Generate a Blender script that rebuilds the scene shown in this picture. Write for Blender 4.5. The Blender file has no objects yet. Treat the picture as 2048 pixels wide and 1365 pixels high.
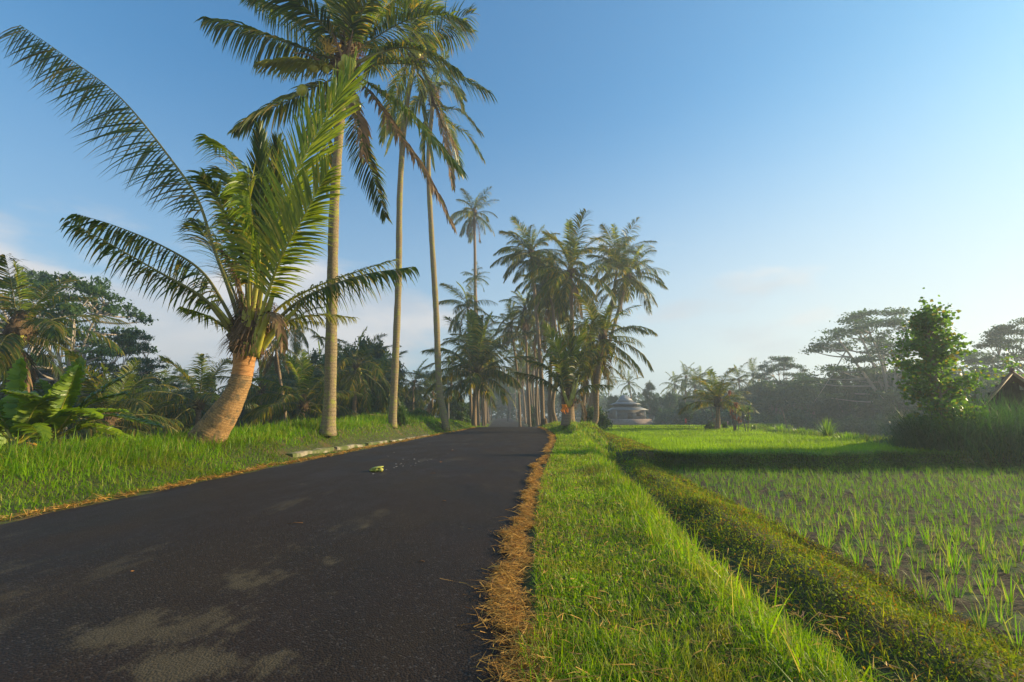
import bpy, math, random
import numpy as np
from mathutils import Vector, Matrix

scene = bpy.context.scene
R = math.radians
# ------------------------------------------------------------------ camera, sky, sun, exposure
CAM_H = 1.1
PITCH = R(9.1)
FPX = 910.0                      # focal length in pixels of the 2048-wide photograph
cam_d = bpy.data.cameras.new('camera'); cam_d.lens = FPX / 2048 * 36; cam_d.sensor_width = 36
cam_d.clip_start = 0.05; cam_d.clip_end = 3000
cam = bpy.data.objects.new('camera', cam_d); scene.collection.objects.link(cam)
cam.location = (0, 0, CAM_H); cam.rotation_euler = (R(90) + PITCH, 0, 0)
scene.camera = cam

SUN_AZ, SUN_EL = R(78), R(18)    # azimuth measured from straight ahead towards the right
world = bpy.data.worlds.new('World'); scene.world = world; world.use_nodes = True
wn, wl = world.node_tree.nodes, world.node_tree.links
bg = wn['Background']; bg.inputs['Strength'].default_value = 0.112
sky = wn.new('ShaderNodeTexSky'); sky.sky_type = 'NISHITA'; sky.sun_disc = False
sky.sun_elevation = SUN_EL; sky.sun_rotation = SUN_AZ
sky.altitude = 0; sky.air_density = 1.0; sky.dust_density = 1.2; sky.ozone_density = 1.6

def N(nt, t, **kw):
    n = nt.nodes.new(t)
    for k, v in kw.items():
        setattr(n, k, v)
    return n

def setin(n, **kw):
    for k, v in kw.items():
        n.inputs[k.replace('_', ' ')].default_value = v
    return n

def math_n(nt, op, a, b=None, c=None, clamp=False):
    n = nt.nodes.new('ShaderNodeMath'); n.operation = op; n.use_clamp = clamp
    for i, x in enumerate((a, b, c)):
        if x is None: continue
        if isinstance(x, (int, float)): n.inputs[i].default_value = x
        else: nt.links.new(x, n.inputs[i])
    return n.outputs[0]

def maprange(nt, v, a, b, c=0.0, d=1.0, smooth=True):
    n = nt.nodes.new('ShaderNodeMapRange')
    if smooth: n.interpolation_type = 'SMOOTHSTEP'
    nt.links.new(v, n.inputs[0])
    for i, x in enumerate((a, b, c, d)): n.inputs[i + 1].default_value = x
    return n.outputs[0]

def mixcol(nt, f, a, b, blend='MIX'):
    n = nt.nodes.new('ShaderNodeMix'); n.data_type = 'RGBA'; n.blend_type = blend
    for i, x in ((0, f), (6, a), (7, b)):
        if isinstance(x, (int, float)): n.inputs[i].default_value = x
        elif isinstance(x, tuple): n.inputs[i].default_value = (*x[:3], 1)
        else: nt.links.new(x, n.inputs[i])
    return n.outputs[2]

# clouds: procedural, by direction in the sky
nt = world.node_tree
tc = N(nt, 'ShaderNodeTexCoord'); sx = N(nt, 'ShaderNodeSeparateXYZ'); wl.new(tc.outputs['Generated'], sx.inputs[0])
mp = N(nt, 'ShaderNodeMapping'); mp.inputs['Scale'].default_value = (1.0, 1.0, 2.6); mp.inputs['Location'].default_value = (0.35, 0.0, 0.12)
wl.new(tc.outputs['Generated'], mp.inputs[0])
cn = N(nt, 'ShaderNodeTexNoise'); wl.new(mp.outputs[0], cn.inputs['Vector']); setin(cn, Scale=2.6, Detail=7.0, Roughness=0.5)
ele = sx.outputs[2]
low = maprange(nt, ele, 0.14, 0.36, 1.0, 0.0)
left = maprange(nt, sx.outputs[0], -0.7, 0.15, 1.0, 0.0)
amt = math_n(nt, 'MULTIPLY', math_n(nt, 'ADD', low, 0.12), math_n(nt, 'ADD', math_n(nt, 'MULTIPLY', left, 1.05), 0.16))
high = maprange(nt, ele, 0.30, 0.50, 0.0, 0.3)
nz = math_n(nt, 'SUBTRACT', math_n(nt, 'ADD', math_n(nt, 'SUBTRACT', cn.outputs[0], 0.585), math_n(nt, 'MULTIPLY', amt, 0.30)), high)
cmask = math_n(nt, 'MULTIPLY', maprange(nt, nz, 0.0, 0.13), 0.78)
cn2 = N(nt, 'ShaderNodeTexNoise'); wl.new(mp.outputs[0], cn2.inputs['Vector']); setin(cn2, Scale=3.3, Detail=4.0)
ccol = mixcol(nt, maprange(nt, cn2.outputs[0], 0.36, 0.62), (2.9, 3.2, 3.6), (4.9, 4.5, 4.2))
den = mixcol(nt, 1.0, mixcol(nt, 1.0, sky.outputs[0], (.12, .12, .12), 'MULTIPLY'), (1.0, 1.0, 1.0), 'ADD')   # soft shoulder
skyt = mixcol(nt, 1.0, mixcol(nt, 1.0, sky.outputs[0], den, 'DIVIDE'), (.47, 1.14, 1.55), 'MULTIPLY')
hz_f = math_n(nt, 'MULTIPLY', maprange(nt, ele, 0.62, 0.0), math_n(nt, 'ADD', .38, math_n(nt, 'MULTIPLY', maprange(nt, sx.outputs[0], -.5, .8), .5)))
skyh = mixcol(nt, hz_f, skyt, (4.2, 4.2, 3.95))
skycol = mixcol(nt, cmask, skyh, ccol)
wl.new(skycol, bg.inputs['Color'])

sun_d = bpy.data.lights.new('sun', 'SUN'); sun_d.energy = 5.0; sun_d.angle = R(0.6); sun_d.color = (1.0, 0.80, 0.48)
sun = bpy.data.objects.new('sun', sun_d); scene.collection.objects.link(sun)
to_sun = Vector((math.sin(SUN_AZ) * math.cos(SUN_EL), math.cos(SUN_AZ) * math.cos(SUN_EL), math.sin(SUN_EL)))
sun.rotation_euler = to_sun.to_track_quat('Z', 'Y').to_euler(); sun.location = (60, 10, 30)

vs = scene.view_settings
vs.view_transform = 'Standard'; vs.look = 'None'; vs.gamma = 1; vs.use_curve_mapping = False; vs.exposure = 0.87
cy = scene.cycles
cy.max_bounces = 5; cy.diffuse_bounces = 3; cy.glossy_bounces = 2; cy.transmission_bounces = 3; cy.volume_bounces = 0
cy.use_denoising = True; cy.caustics_reflective = False; cy.caustics_refractive = False
HAZE_DENSITY = 0.0020

# ------------------------------------------------------------------ helpers
rng = np.random.default_rng(7)
random.seed(7)
SC = scene.collection

def at(px, py, Y):
    """the point of the world at forward distance Y seen at a pixel of the 2048-wide photograph"""
    u = (px - 1024) / FPX; v = (py - 682.5) / FPX
    dy = math.cos(PITCH) + v * math.sin(PITCH); dz = math.sin(PITCH) - v * math.cos(PITCH)
    t = Y / dy
    return np.array((u * t, Y, CAM_H + dz * t))

def gp(px, py, z=0.0):
    v = (py - 682.5) / FPX
    dy = math.cos(PITCH) + v * math.sin(PITCH); dz = math.sin(PITCH) - v * math.cos(PITCH)
    return at(px, py, (z - CAM_H) / dz * dy)

def make_mesh(name, V, Q=None, T=None, uv=None, smooth=False, midx=None, mats=()):
    V = np.asarray(V, dtype=np.float32).reshape(-1, 3)
    me = bpy.data.meshes.new(name)
    loops = []; starts = []; n = 0
    counts = []
    if Q is not None and len(Q):
        Q = np.asarray(Q, dtype=np.int32).reshape(-1, 4); loops.append(Q.ravel()); counts.append(np.full(len(Q), 4, np.int32))
    if T is not None and len(T):
        T = np.asarray(T, dtype=np.int32).reshape(-1, 3); loops.append(T.ravel()); counts.append(np.full(len(T), 3, np.int32))
    L = np.concatenate(loops); C = np.concatenate(counts)
    S = np.concatenate(([0], np.cumsum(C)[:-1])).astype(np.int32)
    me.vertices.add(len(V)); me.vertices.foreach_set('co', V.ravel())
    me.loops.add(len(L)); me.loops.foreach_set('vertex_index', L)
    me.polygons.add(len(C)); me.polygons.foreach_set('loop_start', S); me.polygons.foreach_set('loop_total', C)
    if smooth: me.polygons.foreach_set('use_smooth', np.ones(len(C), bool))
    for m in mats: me.materials.append(m)
    if midx is not None: me.polygons.foreach_set('material_index', np.asarray(midx, np.int32))
    if uv is not None:
        ul = me.uv_layers.new(name='UVMap'); ul.data.foreach_set('uv', np.asarray(uv, np.float32)[L].ravel())
    me.update(calc_edges=True)
    return me

def link(name, data, parent=None, loc=None):
    o = bpy.data.objects.new(name, data); SC.objects.link(o)
    if parent is not None: o.parent = parent
    if loc is not None: o.location = loc
    return o

def tag(o, label=None, cat=None, group=None, kind=None):
    if label: o['label'] = label
    if cat: o['category'] = cat
    if group: o['group'] = group
    if kind: o['kind'] = kind
    return o

def thing(name, label, cat, loc, group=None, rz=0.0):
    o = link(name, None, None, tuple(float(c) for c in loc)); o.rotation_euler = (0, 0, rz)
    o.empty_display_size = 0.2
    return tag(o, label, cat, group)

class Geo:
    def __init__(s): s.V = []; s.Q = []; s.T = []; s.M = []; s.MT = []; s.n = 0; s.UV = []
    def add(s, V, Q=None, T=None, m=0, uv=None):
        V = np.asarray(V, float).reshape(-1, 3)
        if Q is not None and len(Q): s.Q.append(np.asarray(Q) + s.n); s.M += [m] * len(Q)
        if T is not None and len(T): s.T.append(np.asarray(T) + s.n); s.MT += [m] * len(T)
        s.V.append(V); s.n += len(V)
        s.UV.append(np.zeros((len(V), 2)) if uv is None else np.asarray(uv))
        return s
    def mesh(s, name, mats, smooth=False, origin=(0, 0, 0), use_uv=False):
        V = np.concatenate(s.V) - np.asarray(origin)
        Q = np.concatenate(s.Q) if s.Q else None; T = np.concatenate(s.T) if s.T else None
        return make_mesh(name, V, Q, T, np.concatenate(s.UV) if use_uv else None, smooth, s.M + s.MT, mats)
    def obj(s, name, mats, parent=None, smooth=False, origin=(0, 0, 0), use_uv=False, loc=None):
        if not isinstance(mats, (list, tuple)): mats = [mats]
        return link(name, s.mesh(name, mats, smooth, origin, use_uv), parent, loc)

def nrm(a):
    return a / np.maximum(np.linalg.norm(a, axis=-1, keepdims=True), 1e-9)

Z = np.array((0, 0, 1.0))

def strips(B, D, L, W, droop, segs=3, side=None, prof='leaf', twist=None):
    """ribbon leaves: base points, directions, lengths, widths, droop"""
    n = len(B); B = np.asarray(B, float); D = nrm(np.asarray(D, float))
    L = np.broadcast_to(L, n).reshape(n, 1); W = np.broadcast_to(W, n); dr = np.broadcast_to(droop, n).reshape(n, 1)
    if side is None:
        side = np.cross(D, Z); bad = np.linalg.norm(side, axis=1) < .15
        a = rng.uniform(0, 6.283, n); side[bad] = np.stack((np.cos(a), np.sin(a), 0 * a), 1)[bad]
        side = nrm(side)
    if twist is not None:
        up = nrm(np.cross(side, D)); t = np.broadcast_to(twist, n).reshape(n, 1)
        side = side * np.cos(t) + up * np.sin(t)
    P = [B]
    for k in range(segs):
        d = nrm(D - Z * dr * (2 * (k + .5) / segs)); P.append(P[-1] + d * L / segs)
    P = np.stack(P, 1)
    s = np.linspace(0, 1, segs + 1)
    if prof == 'leaf': f = np.minimum(1, .4 + 3 * s) * (1 - s ** 2.4) + .04
    elif prof == 'blade': f = (1 - s ** 1.6) + .04
    elif prof == 'band': f = np.where(s > .99, .55, 1.0)
    else: f = np.ones_like(s)
    off = side[:, None, :] * (W[:, None] * f[None, :] / 2)[:, :, None]
    V = np.stack((P - off, P + off), 2).reshape(-1, 3)
    m = 2 * (segs + 1); b = (np.arange(n) * m)[:, None] + 2 * np.arange(segs)[None, :]
    Q = np.stack((b, b + 1, b + 3, b + 2), -1).reshape(-1, 4)
    return V, Q

def spline(P, n, wts=None):
    """Catmull-Rom through control points, n samples evenly by length"""
    P = np.asarray(P, float)
    if len(P) == 2: return P[0] + (P[1] - P[0]) * np.linspace(0, 1, n)[:, None]
    E = np.vstack((2 * P[0] - P[1], P, 2 * P[-1] - P[-2])); out = []
    for i in range(1, len(E) - 2):
        t = np.linspace(0, 1, 16, endpoint=False)[:, None]
        a, b, c, d = E[i - 1], E[i], E[i + 1], E[i + 2]
        out.append(.5 * (2 * b + (c - a) * t + (2 * a - 5 * b + 4 * c - d) * t ** 2 + (3 * b - a - 3 * c + d) * t ** 3))
    C = np.vstack(out + [P[-1:]])
    l = np.concatenate(([0], np.cumsum(np.linalg.norm(np.diff(C[:, :3], axis=0), axis=1))))
    q = np.linspace(0, l[-1], n)
    return np.stack([np.interp(q, l, C[:, k]) for k in range(C.shape[1])], 1)

def tube(P, rad, sides=8, flat=1.0, cap=True):
    P = np.asarray(P, float); n = len(P); rad = np.broadcast_to(rad, n)
    T = nrm(np.gradient(P, axis=0))
    ref = np.array((0, 1.0, 0)) if abs(T[:, 1]).mean() < .8 else np.array((1.0, 0, 0))
    S = nrm(np.cross(T, ref)); U = nrm(np.cross(S, T))
    a = np.arange(sides) * 2 * math.pi / sides
    V = P[:, None, :] + (S[:, None, :] * np.cos(a)[None, :, None] + U[:, None, :] * np.sin(a)[None, :, None] * flat) * rad[:, None, None]
    i = np.arange(n - 1)[:, None] * sides; j = np.arange(sides)[None, :]; j2 = (j + 1) % sides
    Q = np.stack((i + j, i + j2, i + sides + j2, i + sides + j), -1).reshape(-1, 4)
    l = np.concatenate(([0], np.cumsum(np.linalg.norm(np.diff(P, axis=0), axis=1))))
    uv = np.stack(np.broadcast_arrays(np.abs(a / math.pi - 1)[None, :], l[:, None]), -1).reshape(-1, 2)
    V = V.reshape(-1, 3)
    if cap:
        V = np.vstack((V, P[:1], P[-1:])); c0, c1 = n * sides, n * sides + 1
        jj = np.arange(sides); k2 = (jj + 1) % sides
        T3 = np.concatenate((np.stack((k2, jj, np.full(sides, c0)), 1), np.stack(((n - 1) * sides + jj, (n - 1) * sides + k2, np.full(sides, c1)), 1)))
        uv = np.vstack((uv, [[0, 0]], [[0, l[-1]]]))
        return V, Q, T3, uv
    return V, Q, None, uv

def box(c, s, rz=0.0, M=None):
    x, y, z = (q / 2 for q in s)
    V = np.array([(a * x, b * y, d * z) for d in (-1, 1) for a, b in ((-1, -1), (1, -1), (1, 1), (-1, 1))], float)
    if M is not None: V = V @ np.asarray(M).T
    cz, sz = math.cos(rz), math.sin(rz); V = V @ np.array(((cz, sz, 0), (-sz, cz, 0), (0, 0, 1)))
    return V + np.asarray(c), np.array(((0, 3, 2, 1), (4, 5, 6, 7), (0, 1, 5, 4), (1, 2, 6, 5), (2, 3, 7, 6), (3, 0, 4, 7)))

def diamonds(C, size, up=.5, fold=False, aspect=.55):
    """leaf-sized faces at centres C"""
    n = len(C); nr = nrm(rng.normal(size=(n, 3)) + Z * up * 2)
    a = nrm(np.cross(nr, rng.normal(size=(n, 3)))); b = np.cross(nr, a)
    sz = (size * rng.uniform(.65, 1.3, n))[:, None]
    a = a * sz * .5; b = b * sz * aspect * .5
    if not fold:
        V = np.stack((C - a, C - b, C + a, C + b), 1).reshape(-1, 3)
        return V, np.arange(4 * n).reshape(-1, 4)
    up_ = nr * sz * .12
    V = np.stack((C - a, C + a - up_, C - a * .35 - b + up_, C + a * .35 - b * .8 + up_, C - a * .35 + b + up_, C + a * .35 + b * .8 + up_), 1).reshape(-1, 3)
    k = (np.arange(n) * 6)[:, None]
    Q = np.concatenate((k + np.array((0, 2, 3, 1)), k + np.array((0, 1, 5, 4))))
    return V, Q

# ------------------------------------------------------------------ materials
def new_mat(name):
    m = bpy.data.materials.new(name); m.use_nodes = True
    nt = m.node_tree; return m, nt, nt.nodes['Principled BSDF'], nt.nodes['Material Output']

def leaf_mat(name, ca, cb, tr, tw=.4, rough=.5, cc=None, spec=.35, noise=None, patch=None):
    """foliage: colour varies from leaf to leaf, light shines through"""
    m, nt, p, out = new_mat(name)
    g = N(nt, 'ShaderNodeNewGeometry'); oi = N(nt, 'ShaderNodeObjectInfo')
    f = g.outputs['Random Per Island']
    col = mixcol(nt, f, ca, cb)
    if cc is not None:
        f2 = math_n(nt, 'FRACT', math_n(nt, 'MULTIPLY', f, 13.7))
        col = mixcol(nt, maprange(nt, f2, .80, .9), col, cc)
    if patch is not None:
        tp_ = N(nt, 'ShaderNodeTexCoord'); np_ = N(nt, 'ShaderNodeTexNoise'); nt.links.new(tp_.outputs['Object'], np_.inputs['Vector']); setin(np_, Scale=1.7, Detail=5.0, Roughness=.7)
        col = mixcol(nt, math_n(nt, 'MULTIPLY', maprange(nt, np_.outputs[0], .50, .66), .8), col, patch)
    hs = N(nt, 'ShaderNodeHueSaturation'); nt.links.new(col, hs.inputs['Color'])
    nt.links.new(maprange(nt, oi.outputs['Random'], 0, 1, .97, 1.03, False), hs.inputs['Hue'] if False else hs.inputs['Saturation'])
    v = maprange(nt, oi.outputs['Random'], 0, 1, .8, 1.2, False)
    if noise:
        tcn = N(nt, 'ShaderNodeTexCoord'); nn = N(nt, 'ShaderNodeTexNoise'); nt.links.new(tcn.outputs['Object'], nn.inputs['Vector'])
        setin(nn, Scale=noise, Detail=3.0)
        v = math_n(nt, 'MULTIPLY', v, maprange(nt, nn.outputs[0], .3, .7, .65, 1.35, False))
    nt.links.new(v, hs.inputs['Value'])
    nt.links.new(hs.outputs[0], p.inputs['Base Color']); setin(p, Roughness=rough); p.inputs['Specular IOR Level'].default_value = spec
    t = N(nt, 'ShaderNodeBsdfTranslucent'); tcol = mixcol(nt, 1.0, hs.outputs[0], tr, 'MULTIPLY')
    nt.links.new(tcol, t.inputs[0])
    mx = N(nt, 'ShaderNodeMixShader'); mx.inputs[0].default_value = tw
    nt.links.new(p.outputs[0], mx.inputs[1]); nt.links.new(t.outputs[0], mx.inputs[2]); nt.links.new(mx.outputs[0], out.inputs[0])
    return m

def noise_mat(name, ca, cb, scale=8, rough=.8, bump=.3, detail=6, coord='Object', cc=None, ccs=3.0, cct=(.55, .7), spec=.3, bdist=.02, stretch=None):
    m, nt, p, out = new_mat(name)
    t = N(nt, 'ShaderNodeTexCoord'); src = t.outputs[coord]
    if stretch:
        mpn = N(nt, 'ShaderNodeMapping'); mpn.inputs['Scale'].default_value = stretch; nt.links.new(src, mpn.inputs[0]); src = mpn.outputs[0]
    n1 = N(nt, 'ShaderNodeTexNoise'); nt.links.new(src, n1.inputs['Vector']); setin(n1, Scale=float(scale), Detail=float(detail), Roughness=.65)
    col = mixcol(nt, maprange(nt, n1.outputs[0], .33, .67), ca, cb)
    if cc is not None:
        n2 = N(nt, 'ShaderNodeTexNoise'); nt.links.new(src, n2.inputs['Vector']); setin(n2, Scale=float(ccs), Detail=4.0)
        col = mixcol(nt, maprange(nt, n2.outputs[0], *cct), col, cc)
    nt.links.new(col, p.inputs['Base Color']); setin(p, Roughness=rough); p.inputs['Specular IOR Level'].default_value = spec
    if bump:
        b = N(nt, 'ShaderNodeBump'); setin(b, Strength=bump, Distance=bdist); nt.links.new(n1.outputs[0], b.inputs['Height']); nt.links.new(b.outputs[0], p.inputs['Normal'])
    return m

def trunk_mat(name, ca, cb, ring=8.0, lichen=(.30, .30, .08), lt=(.52, .66), dark=(.06, .045, .03), bump=.6):
    m, nt, p, out = new_mat(name)
    uv = N(nt, 'ShaderNodeUVMap'); uv.uv_map = 'UVMap'; s = N(nt, 'ShaderNodeSeparateXYZ'); nt.links.new(uv.outputs[0], s.inputs[0])
    t = N(nt, 'ShaderNodeTexCoord')
    n1 = N(nt, 'ShaderNodeTexNoise'); nt.links.new(t.outputs['Object'], n1.inputs['Vector']); setin(n1, Scale=5.0, Detail=6.0, Roughness=.7)
    nf = N(nt, 'ShaderNodeTexNoise'); nt.links.new(t.outputs['Object'], nf.inputs['Vector']); setin(nf, Scale=28.0, Detail=5.0, Roughness=.7)
    w = math_n(nt, 'ADD', math_n(nt, 'MULTIPLY', s.outputs[1], ring), math_n(nt, 'MULTIPLY', n1.outputs[0], 1.1))
    fr = math_n(nt, 'FRACT', w)
    line = math_n(nt, 'MULTIPLY', maprange(nt, fr, .0, .22, 1, 0), maprange(nt, nf.outputs[0], .35, .6, .35, 1))
    col = mixcol(nt, maprange(nt, nf.outputs[0], .3, .7), ca, cb)
    col = mixcol(nt, maprange(nt, n1.outputs[0], lt[0], lt[1], 0, .85), col, lichen)
    col = mixcol(nt, math_n(nt, 'MULTIPLY', line, .7), col, dark)
    nt.links.new(col, p.inputs['Base Color']); setin(p, Roughness=.85); p.inputs['Specular IOR Level'].default_value = .2
    h = math_n(nt, 'ADD', math_n(nt, 'MULTIPLY', nf.outputs[0], .5), math_n(nt, 'MULTIPLY', line, -.8))
    b = N(nt, 'ShaderNodeBump'); setin(b, Strength=bump, Distance=.02); nt.links.new(h, b.inputs['Height']); nt.links.new(b.outputs[0], p.inputs['Normal'])
    return m

M = {}
M['verge'] = leaf_mat('verge_grass', (.12, .24, .005), (.27, .42, .010), (1.5, 1.4, .7), .45, .45, cc=(.42, .36, .12), spec=.28, noise=.9, patch=(.27, .25, .03))
M['bank'] = leaf_mat('bank_grass', (.085, .20, .004), (.20, .34, .008), (1.5, 1.4, .7), .45, .45, cc=(.30, .28, .07), spec=.25, noise=.7, patch=(.22, .25, .015))
M['straw'] = leaf_mat('dry_straw', (.46, .22, .03), (.72, .42, .09), (1.2, 1.0, .8), .2, .6, cc=(.16, .08, .03), spec=.3)
M['rice'] = leaf_mat('rice', (.15, .29, .010), (.28, .42, .016), (1.5, 1.4, .7), .5, .5, spec=.2, noise=.35)
M['seedling'] = leaf_mat('rice_seedling', (.10, .26, .006), (.21, .40, .010), (1.5, 1.5, .8), .5, .45, cc=(.30, .30, .08), spec=.2)
M['cover'] = leaf_mat('ground_cover', (.12, .21, .007), (.30, .36, .012), (1.4, 1.3, .7), .48, .6, cc=(.34, .18, .03), spec=.15, noise=1.6, patch=(.28, .20, .03))
M['weed'] = leaf_mat('mud_weed', (.05, .09, .015), (.11, .12, .03), (1.3, 1.3, 1), .3, .5, cc=(.2, .15, .08))
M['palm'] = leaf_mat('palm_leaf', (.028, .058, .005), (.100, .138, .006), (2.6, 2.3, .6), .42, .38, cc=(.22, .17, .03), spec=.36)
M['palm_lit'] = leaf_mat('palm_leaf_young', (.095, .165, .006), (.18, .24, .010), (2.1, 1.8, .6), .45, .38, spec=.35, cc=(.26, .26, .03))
M['palm_yellow'] = leaf_mat('palm_leaf_yellowing', (.20, .22, .03), (.34, .30, .04), (1.4, 1.3, .8), .4, .4)
M['palm_dead'] = leaf_mat('palm_leaf_dry', (.17, .11, .045), (.32, .20, .10), (1.2, 1, .8), .3, .7, cc=(.09, .12, .02))
M['far_palm'] = leaf_mat('far_palm_leaf', (.028, .058, .009), (.07, .105, .014), (1.8, 1.8, .9), .35, .4, cc=(.15, .15, .04))
M['petiole'] = noise_mat('petiole', (.26, .25, .03), (.42, .38, .05), 6, .45, .1, spec=.4)
M['rachis'] = noise_mat('rachis', (.14, .13, .03), (.22, .19, .05), 6, .5, .1)
M['rachis_dead'] = noise_mat('rachis_dry', (.16, .09, .05), (.26, .16, .09), 6, .8, .1)
M['fiber'] = leaf_mat('palm_fibre', (.10, .055, .025), (.24, .14, .07), (1, .9, .8), .15, .9)
M['sheath'] = noise_mat('leaf_sheath', (.07, .045, .022), (.17, .11, .05), 9, .9, .8, bdist=.05, stretch=(1, 1, .3))
M['coconut'] = noise_mat('coconut', (.34, .33, .03), (.46, .42, .05), 4, .35, .05, spec=.5)
M['trunk_lean'] = trunk_mat('trunk_leaning_palm', (.27, .145, .05), (.48, .285, .12), 19, (.13, .105, .06), (.46, .62), bump=1.2)
M['trunk_big'] = trunk_mat('trunk_big_palm', (.17, .125, .065), (.36, .27, .15), 9, (.30, .30, .06), (.5, .62))
M['trunk'] = trunk_mat('trunk_palm', (.18, .125, .075), (.36, .25, .15), 6, (.24, .22, .08), (.55, .7))
M['bark'] = noise_mat('bark', (.16, .11, .07), (.30, .21, .14), 5, .9, .5, stretch=(1, 1, .3))
M['bark_pale'] = noise_mat('bark_pale', (.30, .24, .18), (.48, .40, .32), 4, .85, .3, stretch=(1, 1, .4))
M['leaf'] = leaf_mat('tree_leaf', (.035, .075, .016), (.07, .125, .02), (1.7, 1.8, .8), .32, .5, noise=.35)
M['leaf_alb'] = leaf_mat('feathery_leaf', (.04, .085, .022), (.08, .14, .03), (1.6, 1.7, .8), .32, .55, noise=.3)
M['leaf_bright'] = leaf_mat('bright_leaf', (.05, .12, .012), (.12, .22, .016), (2.1, 2.1, .6), .5, .38, cc=(.2, .17, .02), spec=.5)
M['leaf_bush'] = leaf_mat('bush_leaf', (.04, .095, .016), (.085, .155, .022), (1.7, 1.7, .7), .35, .42, spec=.5, noise=.6)
M['banana'] = leaf_mat('banana_leaf', (.12, .21, .010), (.24, .33, .014), (1.9, 1.7, .6), .45, .32, spec=.5)
M['banana_dead'] = leaf_mat('banana_leaf_dry', (.32, .15, .03), (.5, .28, .05), (1.3, 1.1, .7), .3, .7)
M['banana_stem'] = noise_mat('banana_stem', (.12, .14, .03), (.28, .24, .08), 5, .5, .1, stretch=(1, 1, .2))
M['tall'] = leaf_mat('tall_grass', (.028, .085, .018), (.06, .13, .024), (1.6, 1.7, .7), .35, .45, noise=.6)
M['tuft'] = leaf_mat('bright_tuft', (.14, .30, .02), (.26, .42, .03), (1.5, 1.4, .6), .5, .4)
M['red'] = leaf_mat('croton_red', (.30, .09, .04), (.42, .22, .12), (1.4, .9, .6), .35, .4, cc=(.12, .2, .03))
M['green_str'] = leaf_mat('strap_leaf', (.08, .18, .03), (.18, .26, .05), (1.5, 1.5, .6), .35, .35, cc=(.38, .32, .2))
M['cloth'] = noise_mat('orange_cloth', (.85, .20, .01), (.9, .32, .03), 8, .8, .2)
M['redcloth'] = noise_mat('red_cloth', (.45, .03, .03), (.55, .06, .05), 8, .8, .2)
M['pinkcloth'] = noise_mat('pink_cloth', (.65, .35, .5), (.75, .5, .6), 8, .8, .2)
M['wood'] = noise_mat('weathered_wood', (.12, .085, .06), (.22, .16, .11), 7, .85, .4, stretch=(1, 1, .2))
M['bamboo'] = noise_mat('bamboo', (.30, .20, .10), (.42, .30, .16), 5, .6, .1)
M['pole'] = noise_mat('concrete_pole', (.30, .28, .26), (.40, .38, .35), 6, .8, .1)
M['dark_metal'] = noise_mat('dark_metal', (.03, .035, .05), (.06, .065, .08), 6, .6, .1)
M['rooftile'] = noise_mat('roof_tile', (.16, .075, .05), (.30, .15, .10), 10, .85, .5)
M['rust_sheet'] = noise_mat('rusty_roof_sheet', (.10, .065, .045), (.20, .13, .09), 6, .75, .3)
M['grey_roof'] = noise_mat('grey_roof_sheet', (.20, .21, .22), (.27, .28, .29), 3, .5, .05)
M['plaster'] = noise_mat('house_plaster', (.26, .23, .20), (.32, .28, .24), 2, .9, .1)
M['brick'] = noise_mat('wall_block', (.30, .22, .18), (.40, .30, .24), 4, .9, .2)
M['white'] = noise_mat('white_column', (.36, .34, .31), (.42, .40, .37), 3, .7, .05)
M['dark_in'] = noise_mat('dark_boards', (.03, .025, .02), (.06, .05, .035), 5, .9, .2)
M['kerb'] = noise_mat('kerb_concrete', (.22, .18, .12), (.38, .32, .22), 9, .9, .6, cc=(.10, .12, .03), ccs=2.6, cct=(.42, .6))
M['paint'] = noise_mat('road_paint', (.28, .28, .27), (.46, .46, .45), 30, .7, .1)
M['petal'] = noise_mat('petal', (.55, .5, .45), (.7, .65, .6), 20, .7, 0)
M['petal_o'] = noise_mat('petal_orange', (.7, .25, .05), (.8, .35, .08), 20, .7, 0)
M['fruit'] = noise_mat('fruit_skin', (.42, .44, .05), (.55, .50, .12), 14, .5, .2)

# ------------------------------------------------------------------ terrain shape
ys_ = np.arange(-30, 420, .5)
def sm(y, v, k=9):
    a = np.interp(ys_, y, v); w = np.hanning(k + 2)[1:-1]; w /= w.sum()
    return np.convolve(np.pad(a, k // 2, mode='edge'), w, 'valid')
_XL = sm([-30, 4, 8, 10.8, 17, 24.5, 31, 38, 60, 85, 120, 420], [-5.25, -5.2, -5.05, -4.85, -4.4, -3.85, -3.3, -2.9, -3.0, -3.7, -4.6, -12], 15)
_XR = sm([-30, 2, 4.8, 8, 10, 14.5, 19, 23.6, 31, 38, 60, 85, 120, 420], [-.1, -.03, .1, .35, .6, 1.15, 1.65, 2.05, 2.3, 2.3, 1.8, 1.2, .3, -7], 9)
_ZR = sm([-30, 37, 42, 60, 420], [0, 0, -.08, -.6, -.6], 13)
def XL(y): return np.interp(y, ys_, _XL)
def XR(y): return np.interp(y, ys_, _XR)
def ZR(y): return np.interp(y, ys_, _ZR)
def wob(x, y, f, seed=0):
    r = np.random.default_rng(seed); o = 0
    for i in range(5):
        a = r.uniform(0, 6.28); k = f * r.uniform(.6, 1.8); o = o + np.sin(x * k * math.cos(a) + y * k * math.sin(a) + r.uniform(0, 6.28))
    return o / 5
def ss(a, b, x):
    t = np.clip((x - a) / (b - a), 0, 1); return t * t * (3 - 2 * t)
def TERR(x): return 13.9 + .25 * np.sin(x * .55) + .12 * np.sin(x * 1.7 + 1) + .05 * np.sin(x * 4.1)
def XE(y): return np.interp(y, [0, 15.6, 17.6, 27, 38, 50, 90, 420], [60, 60, 15.8, 17, 19.5, 30, 45, 160])
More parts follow.
